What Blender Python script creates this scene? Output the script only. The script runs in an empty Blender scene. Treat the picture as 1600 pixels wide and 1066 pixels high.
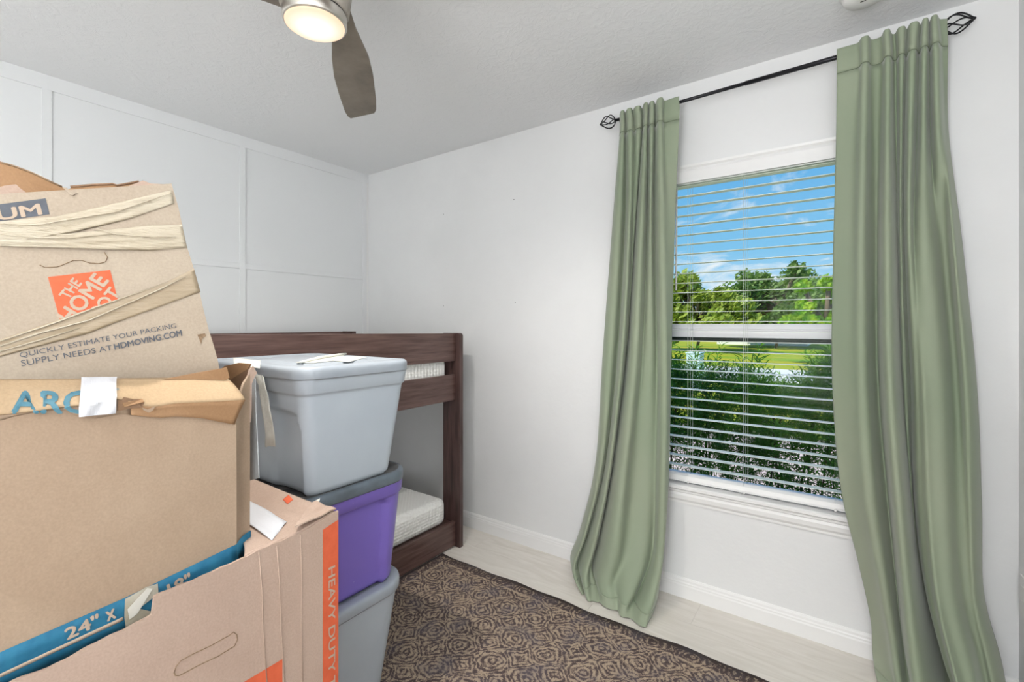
import bpy, bmesh, math, random
from mathutils import Vector, Matrix
R = math.radians
scene = bpy.context.scene
col = scene.collection

# ---------------------------------------------------------------- camera
AZ = R(35.3); FOC = 730.0; CX = 800.0; CY = 505.0; H = 1.304
cam = bpy.data.objects.new('camera', bpy.data.cameras.new('camera'))
col.objects.link(cam)
cam.location = (0, 0, H)
cam.rotation_euler = (R(90), 0, AZ)
cam.data.sensor_width = 36
cam.data.lens = 36 * FOC / 1600
cam.data.shift_y = -28 / 1600
cam.data.clip_start = 0.02
cam.data.clip_end = 500
scene.camera = cam

# ---------------------------------------------------------------- colour management, sky, lights
scene.view_settings.view_transform = 'Standard'
scene.view_settings.look = 'None'
scene.view_settings.gamma = 1
scene.view_settings.use_curve_mapping = False
scene.view_settings.exposure = 0.0

def lin(c):
    return tuple((v / 255 / 12.92) if v / 255 <= .04045 else ((v / 255 + .055) / 1.055) ** 2.4 for v in c) + (1,)

world = bpy.data.worlds.new('world'); scene.world = world
world.use_nodes = True
wn = world.node_tree; wn.nodes.clear()
def wnode(t, **k):
    n = wn.nodes.new(t)
    for a, b in k.items(): setattr(n, a, b)
    return n
out = wnode('ShaderNodeOutputWorld'); bg = wnode('ShaderNodeBackground')
tc = wnode('ShaderNodeTexCoord'); sep = wnode('ShaderNodeSeparateXYZ')
ramp = wnode('ShaderNodeValToRGB')
wn.links.new(tc.outputs['Generated'], sep.inputs[0])
wn.links.new(sep.outputs['Z'], ramp.inputs['Fac'])
e = ramp.color_ramp.elements
e[0].position = 0.0; e[0].color = lin((205, 232, 250))
e[1].position = 0.36; e[1].color = lin((92, 170, 233))
x_ = ramp.color_ramp.elements.new(0.14); x_.color = lin((134, 200, 243))
x_ = ramp.color_ramp.elements.new(1.0); x_.color = lin((45, 115, 200))
# clouds: noise over the direction divided by height so that they flatten to the horizon
div = wnode('ShaderNodeMath', operation='ADD'); div.inputs[1].default_value = 0.25
wn.links.new(sep.outputs['Z'], div.inputs[0])
vd = wnode('ShaderNodeVectorMath', operation='DIVIDE')
cmb = wnode('ShaderNodeCombineXYZ')
for i in range(3): wn.links.new(div.outputs[0], cmb.inputs[i])
wn.links.new(tc.outputs['Generated'], vd.inputs[0]); wn.links.new(cmb.outputs[0], vd.inputs[1])
nz = wnode('ShaderNodeTexNoise'); nz.inputs['Scale'].default_value = 2.3; nz.inputs['Detail'].default_value = 9
nz.inputs['Roughness'].default_value = .62; nz.inputs['Distortion'].default_value = .5
wn.links.new(vd.outputs[0], nz.inputs['Vector'])
cr = wnode('ShaderNodeValToRGB'); cr.color_ramp.elements[0].position = .54; cr.color_ramp.elements[1].position = .70
wn.links.new(nz.outputs['Fac'], cr.inputs['Fac'])
mx = wnode('ShaderNodeMix', data_type='RGBA'); mx.inputs['B'].default_value = (.92, .95, 1, 1)
wn.links.new(cr.outputs['Color'], mx.inputs['Factor']); wn.links.new(ramp.outputs['Color'], mx.inputs['A'])
wn.links.new(mx.outputs['Result'], bg.inputs['Color']); bg.inputs['Strength'].default_value = 1.0
wn.links.new(bg.outputs[0], out.inputs[0])

def light(name, kind, loc, rot, energy, color=(1, 1, 1), **k):
    d = bpy.data.lights.new(name, kind); d.energy = energy; d.color = color
    for a, b in k.items(): setattr(d, a, b)
    o = bpy.data.objects.new(name, d); col.objects.link(o); o.location = loc; o.rotation_euler = rot
    return o
light('sun', 'SUN', (0, -5, 20), (R(42), 0, R(-28)), 4.6, (1, .95, .86), angle=R(.6))
light('rear_fill_light', 'AREA', (-.22, -2.9, 1.0), (R(86), 0, R(10)), 46, (.985, .99, 1), shape='RECTANGLE', size=1.3, size_y=1.9)  # added fill lamp inside the room behind the camera, no real source
light('bounced_flash', 'AREA', (-.30, -.85, 1.25), Vector((.62, -.05, .78)).to_track_quat('-Z', 'Y').to_euler(), 74, (.985, .99, 1), shape='RECTANGLE', size=.6, size_y=.5)

# ---------------------------------------------------------------- pixel (1600x1066) to point on a real plane
CF = (-math.sin(AZ), math.cos(AZ)); CR = (math.cos(AZ), math.sin(AZ))
def ray(px, py):
    u = (px - CX) / FOC
    return Vector((CF[0] + CR[0] * u, CF[1] + CR[1] * u, (CY - py) / FOC))
CAM = Vector((0, 0, H))
def onX(px, py, x): d = ray(px, py); return CAM + d * (x / d.x)
def onY(px, py, y): d = ray(px, py); return CAM + d * (y / d.y)
def onZ(px, py, z): d = ray(px, py); return CAM + d * ((z - H) / d.z)
def atD(px, py, D): return CAM + ray(px, py) * D
def onP(px, py, p0, n):
    d = ray(px, py); return CAM + d * ((p0 - CAM).dot(n) / d.dot(n))

# ---------------------------------------------------------------- object helpers
def link(o, parent=None):
    col.objects.link(o)
    if parent:
        o.parent = parent
        o.matrix_parent_inverse = Matrix.Translation(-Vector(parent.location)) if not parent.parent else (Matrix.Translation(-Vector(parent.parent.location)) if False else Matrix.Identity(4))
    return o
def wloc(o):
    v = Vector((0, 0, 0))
    while o: v += Vector(o.location); o = o.parent
    return v
def empty(name, loc, label=None, cat=None, group=None, kind=None):
    o = bpy.data.objects.new(name, None); col.objects.link(o); o.location = loc
    o.empty_display_size = .05
    tag(o, label, cat, group, kind); return o
def tag(o, label=None, cat=None, group=None, kind=None):
    if label: o['label'] = label
    if cat: o['category'] = cat
    if group: o['group'] = group
    if kind: o['kind'] = kind
    return o
def mesh_obj(name, verts, faces, mat, parent=None, smooth=False, org=None, thick=0, bevel=0, offs=-1, bseg=2):
    """verts in world coordinates; the object's origin is put at org (or its centre)"""
    verts = [Vector(v) for v in verts]
    if org is None:
        org = Vector((sum(v.x for v in verts), sum(v.y for v in verts), sum(v.z for v in verts))) / len(verts)
    org = Vector(org)
    me = bpy.data.meshes.new(name)
    me.from_pydata([tuple(v - org) for v in verts], [], faces)
    me.update()
    if smooth:
        me.polygons.foreach_set('use_smooth', [True] * len(me.polygons))
    for m in (mat if isinstance(mat, (list, tuple)) else [mat]): me.materials.append(m)
    o = bpy.data.objects.new(name, me); col.objects.link(o)
    o.location = org
    if parent:
        o.parent = parent; o.location = org - wloc(parent)
    if thick:
        s = o.modifiers.new('thickness', 'SOLIDIFY'); s.thickness = thick; s.offset = offs
    if bevel:
        b = o.modifiers.new('bevel', 'BEVEL'); b.width = bevel; b.segments = bseg; b.limit_method = 'ANGLE'; b.angle_limit = R(40)
        b.harden_normals = False
    return o
BOXF = [(0, 3, 2, 1), (4, 5, 6, 7), (0, 1, 5, 4), (1, 2, 6, 5), (2, 3, 7, 6), (3, 0, 4, 7)]
def boxv(a, b):
    (x0, y0, z0), (x1, y1, z1) = a, b
    x0, x1 = min(x0, x1), max(x0, x1); y0, y1 = min(y0, y1), max(y0, y1); z0, z1 = min(z0, z1), max(z0, z1)
    return [(x0, y0, z0), (x1, y0, z0), (x1, y1, z0), (x0, y1, z0), (x0, y0, z1), (x1, y0, z1), (x1, y1, z1), (x0, y1, z1)]
def box(name, a, b, mat, parent=None, bevel=0.0, bseg=2):
    return mesh_obj(name, boxv(a, b), BOXF, mat, parent, bevel=bevel, bseg=bseg)
def boxes(name, lst, mat, parent=None, bevel=0.0):
    V = []; F = []
    for a, b in lst:
        n = len(V); V += boxv(a, b); F += [tuple(i + n for i in f) for f in BOXF]
    return mesh_obj(name, V, F, mat, parent, bevel=bevel)
def tube_geo(pts, r, n=8, cap=True):
    V = []; F = []; pts = [Vector(p) for p in pts]
    rr = r if isinstance(r, (list, tuple)) else [r] * len(pts)
    up = Vector((0, 0, 1))
    t0 = (pts[1] - pts[0]).normalized()
    if abs(t0.z) > .9: up = Vector((1, 0, 0))
    for i, p in enumerate(pts):
        t = (pts[min(i + 1, len(pts) - 1)] - pts[max(i - 1, 0)]).normalized()
        a = t.cross(up).normalized(); b = a.cross(t).normalized()
        up = b
        for k in range(n):
            an = 2 * math.pi * k / n
            V.append(p + (a * math.cos(an) + b * math.sin(an)) * rr[i])
    for i in range(len(pts) - 1):
        for k in range(n):
            F.append((i * n + k, i * n + (k + 1) % n, (i + 1) * n + (k + 1) % n, (i + 1) * n + k))
    if cap:
        F.append(tuple(range(n - 1, -1, -1))); F.append(tuple((len(pts) - 1) * n + k for k in range(n)))
    return V, F
def tube(name, pts, r, mat, parent=None, n=8):
    V, F = tube_geo(pts, r, n)
    return mesh_obj(name, V, F, mat, parent, smooth=True)
def tubes(name, lst, r, mat, parent=None, n=6):
    V = []; F = []
    for pts in lst:
        v, f = tube_geo(pts, r, n); k = len(V); V += v; F += [tuple(i + k for i in q) for q in f]
    return mesh_obj(name, V, F, mat, parent, smooth=True)
def lathe(name, prof, c, mat, parent=None, n=64, smooth=True):
    """prof: list of (radius, z) from one end to the other"""
    V = []; F = []
    for r_, z_ in prof:
        for k in range(n):
            a = 2 * math.pi * k / n
            V.append((c[0] + r_ * math.cos(a), c[1] + r_ * math.sin(a), z_))
    for i in range(len(prof) - 1):
        for k in range(n):
            F.append((i * n + k, i * n + (k + 1) % n, (i + 1) * n + (k + 1) % n, (i + 1) * n + k))
    F.append(tuple(range(n - 1, -1, -1))); F.append(tuple((len(prof) - 1) * n + k for k in range(n)))
    o = mesh_obj(name, V, F, mat, parent, smooth=smooth, org=(c[0], c[1], prof[0][1]))
    return o
def grid(name, fn, nu, nv, mat, parent=None, smooth=True, thick=0, offs=0):
    """fn(u,v) -> world point, u,v in 0..1"""
    V = [fn(i / nu, j / nv) for j in range(nv + 1) for i in range(nu + 1)]
    F = [(j * (nu + 1) + i, j * (nu + 1) + i + 1, (j + 1) * (nu + 1) + i + 1, (j + 1) * (nu + 1) + i) for j in range(nv) for i in range(nu)]
    return mesh_obj(name, V, F, mat, parent, smooth=smooth, thick=thick, offs=offs)
def lerp(a, b, t): return a + (b - a) * t
def bil(q, u, v):
    """q = (top-left, top-right, bottom-right, bottom-left)"""
    return lerp(lerp(q[0], q[1], u), lerp(q[3], q[2], u), v)
def poly(name, pts, mat, parent=None, thick=0.0, nrm=None):
    """flat or slightly bent sheet over an outline, given real thickness"""
    bm = bmesh.new()
    vs = [bm.verts.new(p) for p in pts]
    f = bm.faces.new(vs); bm.normal_update()
    if nrm is not None and f.normal.dot(nrm) < 0:
        bmesh.ops.reverse_faces(bm, faces=[f])
    bmesh.ops.triangulate(bm, faces=bm.faces[:])
    me_v = [v.co.copy() for v in bm.verts]; me_f = [tuple(v.index for v in g.verts) for g in bm.faces]
    bm.verts.index_update(); me_f = [tuple(v.index for v in g.verts) for g in bm.faces]
    bm.free()
    return mesh_obj(name, me_v, me_f, mat, parent, thick=thick, offs=-1 if nrm is not None else 0)
def piece(xs, x):
    """piecewise linear interpolation over [(x,y),...]"""
    if x <= xs[0][0]: return xs[0][1]
    for (a, b), (c, d) in zip(xs, xs[1:]):
        if x <= c: return b + (d - b) * (x - a) / (c - a)
    return xs[-1][1]
def text_mesh(s, bold=0.0):
    cu = bpy.data.curves.new('t', 'FONT'); cu.body = s; cu.size = 1; cu.resolution_u = 3
    o = bpy.data.objects.new('t', cu); col.objects.link(o)
    bpy.context.view_layer.update()
    dg = bpy.context.evaluated_depsgraph_get()
    me = bpy.data.meshes.new_from_object(o.evaluated_get(dg))
    V = [v.co.copy() for v in me.vertices]; F = [tuple(p.vertices) for p in me.polygons]
    bpy.data.objects.remove(o); bpy.data.curves.remove(cu); bpy.data.meshes.remove(me)
    if bold:
        V0, F0 = V, F; V = []; F = []
        for dx, dy in ((0, 0), (bold, 0), (-bold, 0), (0, bold), (0, -bold)):
            k = len(V); V += [v + Vector((dx, dy, .00008 * (k // len(V0)))) for v in V0]; F += [tuple(i + k for i in f) for f in F0]
    return V, F
def text_on(name, s, q, nrm, mat, parent, bold=0.0, eps=.0009):
    V, F = text_mesh(s, bold)
    x0 = min(v.x for v in V); x1 = max(v.x for v in V); y0 = min(v.y for v in V); y1 = max(v.y for v in V)
    W = [bil(q, (v.x - x0) / (x1 - x0), (y1 - v.y) / (y1 - y0)) + nrm * (eps + v.z) for v in V]
    return mesh_obj(name, W, F, mat, parent)

# ---------------------------------------------------------------- materials
def newmat(name):
    m = bpy.data.materials.new(name); m.use_nodes = True
    nt = m.node_tree; b = nt.nodes['Principled BSDF']
    return m, nt, b
def N(nt, t, **k):
    n = nt.nodes.new(t)
    for a, b in k.items(): setattr(n, a, b)
    return n
def noise(nt, scale, detail=4, rough=.55, vec=None, stretch=None, coord='Object'):
    tcn = N(nt, 'ShaderNodeTexCoord'); src = tcn.outputs[coord]
    if stretch:
        mp = N(nt, 'ShaderNodeMapping'); mp.inputs['Scale'].default_value = stretch
        nt.links.new(src, mp.inputs['Vector']); src = mp.outputs[0]
    n = N(nt, 'ShaderNodeTexNoise'); n.inputs['Scale'].default_value = scale
    n.inputs['Detail'].default_value = detail; n.inputs['Roughness'].default_value = rough
    nt.links.new(src, n.inputs['Vector'])
    return n
def mat(name, rgb, rough=.6, var=None, nscale=8, stretch=None, bump=0, bscale=60, bstretch=None, metallic=0, sheen=0, bdist=.002, spec=None, detail=4, lo=.35, hi=.65, trans=0):
    m, nt, b = newmat(name)
    b.inputs['Roughness'].default_value = rough; b.inputs['Metallic'].default_value = metallic
    if spec is not None: b.inputs['Specular IOR Level'].default_value = spec
    if sheen: b.inputs['Sheen Weight'].default_value = sheen
    if var:
        n = noise(nt, nscale, detail, .6, stretch=stretch)
        r = N(nt, 'ShaderNodeValToRGB'); r.color_ramp.elements[0].position = lo; r.color_ramp.elements[1].position = hi
        r.color_ramp.elements[0].color = lin(rgb); r.color_ramp.elements[1].color = lin(var)
        nt.links.new(n.outputs['Fac'], r.inputs['Fac']); nt.links.new(r.outputs['Color'], b.inputs['Base Color'])
    else:
        b.inputs['Base Color'].default_value = lin(rgb)
    if bump:
        n = noise(nt, bscale, 6, .6, stretch=bstretch)
        bp = N(nt, 'ShaderNodeBump'); bp.inputs['Strength'].default_value = bump; bp.inputs['Distance'].default_value = bdist
        nt.links.new(n.outputs['Fac'], bp.inputs['Height']); nt.links.new(bp.outputs[0], b.inputs['Normal'])
    return m
M = {}
M['wall'] = mat('wall_paint', (230, 231, 231), .55, (233, 234, 234), 3, bump=.25, bscale=45, bdist=.003)
M['panel'] = mat('panel_paint', (230, 232, 233), .45, bump=.08, bscale=30)
M['trim'] = mat('trim_paint', (238, 238, 237), .35)
M['vinyl'] = mat('white_vinyl', (240, 240, 243), .3)
M['slat'] = mat('slat_vinyl', (238, 246, 238), .35)
M['wood'] = mat('espresso_wood', (78, 56, 52), .36, (112, 88, 82), 5, stretch=(6, .8, 14), bump=.25, bscale=18, bstretch=(12, .6, 18), bdist=.001)
M['woodv'] = mat('espresso_wood_upright', (58, 41, 39), .4, (92, 70, 66), 5, stretch=(9, 9, .7), bump=.25, bscale=18, bstretch=(12, 12, .6), bdist=.001)
M['mattress'] = None
M['nickel'] = mat('brushed_nickel', (205, 200, 192), .3, metallic=.9)
M['darkgap'] = mat('dark_gap', (40, 38, 38), .7)
M['blade'] = mat('grey_wood_blade', (112, 103, 93), .5, (138, 128, 116), 6, stretch=(1.2, 1.2, 1.2), bump=.1)
M['housing'] = mat('grey_wood_housing', (150, 143, 134), .5, (170, 163, 154), 8, stretch=(3, 3, .5))
M['blackmetal'] = mat('black_iron', (38, 38, 42), .35, metallic=.6)
M['white_plastic'] = mat('white_plastic', (232, 232, 230), .4)
M['cord'] = mat('white_cord', (215, 220, 215), .7)

def mk_ceiling():
    m, nt, b = newmat('knockdown_ceiling'); b.inputs['Base Color'].default_value = lin((236, 237, 238)); b.inputs['Roughness'].default_value = .8
    n = noise(nt, 22, 6, .65, coord='Object'); n.inputs['Distortion'].default_value = 1.2
    r = N(nt, 'ShaderNodeValToRGB'); r.color_ramp.elements[0].position = .42; r.color_ramp.elements[1].position = .6
    bp = N(nt, 'ShaderNodeBump'); bp.inputs['Strength'].default_value = .35; bp.inputs['Distance'].default_value = .0028
    nt.links.new(n.outputs['Fac'], r.inputs['Fac']); nt.links.new(r.outputs['Color'], bp.inputs['Height']); nt.links.new(bp.outputs[0], b.inputs['Normal'])
    return m
M['ceiling'] = mk_ceiling()
def mk_floor():
    m, nt, b = newmat('whitewashed_plank'); b.inputs['Roughness'].default_value = .38
    info = N(nt, 'ShaderNodeObjectInfo')
    tcn = N(nt, 'ShaderNodeTexCoord'); mp = N(nt, 'ShaderNodeMapping'); mp.inputs['Scale'].default_value = (1.2, 9, 1)
    vm = N(nt, 'ShaderNodeVectorMath', operation='ADD'); sc = N(nt, 'ShaderNodeVectorMath', operation='SCALE'); sc.inputs['Scale'].default_value = 7
    nt.links.new(info.outputs['Location'], sc.inputs[0]); nt.links.new(tcn.outputs['Object'], vm.inputs[0]); nt.links.new(sc.outputs[0], vm.inputs[1])
    nt.links.new(vm.outputs[0], mp.inputs['Vector'])
    n = N(nt, 'ShaderNodeTexNoise'); n.inputs['Scale'].default_value = 3; n.inputs['Detail'].default_value = 8; n.inputs['Distortion'].default_value = 1.5
    nt.links.new(mp.outputs[0], n.inputs['Vector'])
    r = N(nt, 'ShaderNodeValToRGB'); r.color_ramp.elements[0].position = .3; r.color_ramp.elements[1].position = .7
    r.color_ramp.elements[0].color = lin((222, 216, 206)); r.color_ramp.elements[1].color = lin((236, 231, 223))
    nt.links.new(n.outputs['Fac'], r.inputs['Fac']); nt.links.new(r.outputs['Color'], b.inputs['Base Color'])
    return m
M['floor'] = mk_floor()
def mk_mattress():
    m, nt, b = newmat('quilted_mattress'); b.inputs['Base Color'].default_value = lin((247, 248, 245)); b.inputs['Roughness'].default_value = .8
    tcn = N(nt, 'ShaderNodeTexCoord'); mp = N(nt, 'ShaderNodeMapping'); mp.inputs['Rotation'].default_value = (R(0), 0, R(45)); mp.inputs['Scale'].default_value = (380, 380, 380)
    nt.links.new(tcn.outputs['Object'], mp.inputs['Vector'])
    s = N(nt, 'ShaderNodeSeparateXYZ'); nt.links.new(mp.outputs[0], s.inputs[0])
    hs = []
    for a in 'XYZ':
        k = N(nt, 'ShaderNodeMath', operation='SINE'); nt.links.new(s.outputs[a], k.inputs[0])
        hs.append(k)
    ad = N(nt, 'ShaderNodeMath', operation='ADD'); nt.links.new(hs[0].outputs[0], ad.inputs[0]); nt.links.new(hs[1].outputs[0], ad.inputs[1])
    ad2 = N(nt, 'ShaderNodeMath', operation='ADD'); nt.links.new(ad.outputs[0], ad2.inputs[0]); nt.links.new(hs[2].outputs[0], ad2.inputs[1])
    bp = N(nt, 'ShaderNodeBump'); bp.inputs['Strength'].default_value = .35; bp.inputs['Distance'].default_value = .003
    nt.links.new(ad2.outputs[0], bp.inputs['Height']); nt.links.new(bp.outputs[0], b.inputs['Normal'])
    return m
M['mattress'] = mk_mattress()
def mk_card(name, a, c):
    m, nt, b = newmat(name); b.inputs['Roughness'].default_value = .82; b.inputs['Specular IOR Level'].default_value = .25
    n1 = noise(nt, 5, 5, .6); n2 = noise(nt, 260, 2, .6)
    r = N(nt, 'ShaderNodeValToRGB'); r.color_ramp.elements[0].position = .3; r.color_ramp.elements[1].position = .7
    r.color_ramp.elements[0].color = lin(a); r.color_ramp.elements[1].color = lin(c)
    nt.links.new(n1.outputs['Fac'], r.inputs['Fac'])
    mxn = N(nt, 'ShaderNodeMix', data_type='RGBA', blend_type='OVERLAY'); mxn.inputs['Factor'].default_value = .16
    nt.links.new(r.outputs['Color'], mxn.inputs['A']); nt.links.new(n2.outputs['Fac'], mxn.inputs['B'])
    nt.links.new(mxn.outputs['Result'], b.inputs['Base Color'])
    n3 = noise(nt, 7, 5, .6)
    bp = N(nt, 'ShaderNodeBump'); bp.inputs['Strength'].default_value = .35; bp.inputs['Distance'].default_value = .012
    nt.links.new(n3.outputs['Fac'], bp.inputs['Height']); nt.links.new(bp.outputs[0], b.inputs['Normal'])
    return m
M['cardA'] = mk_card('cardboard_pale', (165, 150, 133), (174, 161, 144))
M['cardB'] = mk_card('cardboard_golden', (158, 136, 115), (168, 147, 126))
M['cardBin'] = mk_card('cardboard_golden_folded', (172, 147, 115), (181, 157, 127))
M['cardC'] = mk_card('cardboard_pinkish', (172, 149, 134), (180, 158, 143))
M['cardbrown'] = mk_card('cardboard_inside', (150, 116, 84), (164, 130, 98))
M['corr'] = mat('corrugated_edge', (112, 90, 68), .9, (150, 126, 100), 160, bump=.6, bscale=160)
M['hole'] = mk_card('cardboard_torn_inner', (112, 86, 66), (140, 112, 88))
M['ink_orange'] = mat('orange_ink', (212, 98, 62), .75, (202, 90, 54), 40)
M['ink_slate'] = mat('slate_ink', (84, 88, 96), .8, (92, 96, 103), 60)
M['ink_blue'] = mat('blue_ink', (16, 92, 124), .75, (36, 110, 140), 30, detail=8)
M['ink_teal'] = mat('teal_ink', (66, 116, 134), .8, (88, 130, 144), 60)
M['ink_kraft'] = mat('unprinted_kraft', (180, 161, 142), .85)
M['tape_clear'] = mat('clear_packing_tape', (150, 133, 107), .3, (162, 146, 122), 3, bump=.5, bscale=9, bstretch=(1, 1, 5), bdist=.01)
M['tape_cream'] = mat('wrinkled_cream_tape', (176, 163, 140), .26, (190, 180, 160), 4, bump=.9, bscale=8, bstretch=(1, 1, 6), bdist=.012)
M['tape_white'] = mat('white_paper_tape', (206, 207, 211), .6, bump=.4, bscale=25, bdist=.006)
M['tape_ivory'] = mat('ivory_masking_tape', (240, 240, 232), .45, (224, 224, 214), 20, bump=.6, bscale=30, bdist=.006)
M['tape_grey'] = mat('grey_torn_tape', (186, 182, 168), .4, (160, 152, 132), 14, bump=.5, bscale=20, bdist=.006)
M['tote_grey'] = mat('grey_tote_plastic', (184, 193, 202), .42, (189, 198, 206), 4, bump=.1, bscale=200, bdist=.0005)
M['lid_grey'] = mat('grey_tote_lid', (164, 172, 181), .4, (172, 180, 188), 6, bump=.1, bscale=200, bdist=.0005)
M['lid_black'] = mat('scuffed_black_lid', (66, 67, 70), .5, (138, 136, 134), 7, stretch=(3, 1, 1), lo=.42, hi=.75, detail=8)
M['lid_rim'] = mat('slate_lid_rim', (112, 123, 133), .4, (98, 107, 115), 10)
def mk_purple():
    m, nt, b = newmat('purple_tote_plastic'); b.inputs['Roughness'].default_value = .35
    tcn = N(nt, 'ShaderNodeTexCoord')
    v = N(nt, 'ShaderNodeTexVoronoi'); v.inputs['Scale'].default_value = 60; nt.links.new(tcn.outputs['Object'], v.inputs['Vector'])
    n = noise(nt, 9, 3)
    lt = N(nt, 'ShaderNodeMath', operation='LESS_THAN'); lt.inputs[1].default_value = .12; nt.links.new(v.outputs['Distance'], lt.inputs[0])
    g = N(nt, 'ShaderNodeMath', operation='GREATER_THAN'); g.inputs[1].default_value = .56; nt.links.new(n.outputs['Fac'], g.inputs[0])
    mu = N(nt, 'ShaderNodeMath', operation='MULTIPLY'); nt.links.new(lt.outputs[0], mu.inputs[0]); nt.links.new(g.outputs[0], mu.inputs[1])
    mm = N(nt, 'ShaderNodeMath', operation='MULTIPLY'); mm.inputs[1].default_value = .4; nt.links.new(mu.outputs[0], mm.inputs[0])
    x = N(nt, 'ShaderNodeMix', data_type='RGBA'); x.inputs['A'].default_value = lin((132, 112, 200)); x.inputs['B'].default_value = lin((170, 160, 215))
    nt.links.new(mm.outputs[0], x.inputs['Factor']); nt.links.new(x.outputs['Result'], b.inputs['Base Color'])
    return m
M['tote_purple'] = mk_purple()
def mk_fabric():
    m, nt, b = newmat('sage_curtain_cloth'); b.inputs['Roughness'].default_value = .75; b.inputs['Sheen Weight'].default_value = .3
    b.inputs['Sheen Roughness'].default_value = .4; b.inputs['Specular IOR Level'].default_value = .3
    b.inputs['Base Color'].default_value = lin((149, 160, 137))
    n = noise(nt, 3, 3, .5, stretch=(1, 1, .4)); r = N(nt, 'ShaderNodeValToRGB')
    r.color_ramp.elements[0].position = .3; r.color_ramp.elements[1].position = .7
    r.color_ramp.elements[0].color = lin((142, 156, 132)); r.color_ramp.elements[1].color = lin((154, 162, 141))
    nt.links.new(n.outputs['Fac'], r.inputs['Fac']); nt.links.new(r.outputs['Color'], b.inputs['Base Color'])
    n2 = noise(nt, 500, 2, .5, stretch=(1, 1, 2)); bp = N(nt, 'ShaderNodeBump'); bp.inputs['Strength'].default_value = .3; bp.inputs['Distance'].default_value = .0006
    nt.links.new(n2.outputs['Fac'], bp.inputs['Height']); nt.links.new(bp.outputs[0], b.inputs['Normal'])
    return m
M['fabric'] = mk_fabric()
def mk_glass():
    m, nt, b = newmat('window_glass'); nt.nodes.remove(b)
    o = [n for n in nt.nodes if n.type == 'OUTPUT_MATERIAL'][0]
    t = N(nt, 'ShaderNodeBsdfTransparent'); g = N(nt, 'ShaderNodeBsdfGlossy'); g.inputs['Roughness'].default_value = .02
    t.inputs['Color'].default_value = (.97, .99, .98, 1)
    f = N(nt, 'ShaderNodeFresnel'); f.inputs['IOR'].default_value = 1.13; x = N(nt, 'ShaderNodeMixShader')
    nt.links.new(f.outputs[0], x.inputs[0]); nt.links.new(t.outputs[0], x.inputs[1]); nt.links.new(g.outputs[0], x.inputs[2]); nt.links.new(x.outputs[0], o.inputs[0])
    return m
M['glass'] = mk_glass()
def mk_lamp():
    m, nt, b = newmat('lit_fan_lens'); b.inputs['Base Color'].default_value = (.12, .11, .1, 1); b.inputs['Roughness'].default_value = .5
    # frosted LED lens: white hot in the middle, warm at its rim
    tcn = N(nt, 'ShaderNodeTexCoord'); ln = N(nt, 'ShaderNodeVectorMath', operation='LENGTH'); sp = N(nt, 'ShaderNodeMapping'); sp.inputs['Scale'].default_value = (1, 1, 0)
    nt.links.new(tcn.outputs['Object'], sp.inputs['Vector']); nt.links.new(sp.outputs[0], ln.inputs[0])
    mr = N(nt, 'ShaderNodeMapRange'); mr.inputs['From Min'].default_value = .030; mr.inputs['From Max'].default_value = .077
    nt.links.new(ln.outputs['Value'], mr.inputs['Value'])
    r = N(nt, 'ShaderNodeValToRGB'); r.color_ramp.elements[0].color = (1, .98, .93, 1); r.color_ramp.elements[1].color = (.92, .66, .42, 1)
    nt.links.new(mr.outputs[0], r.inputs['Fac']); nt.links.new(r.outputs['Color'], b.inputs['Emission Color']); b.inputs['Emission Strength'].default_value = 1.12
    return m
M['lamp'] = mk_lamp()
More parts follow.
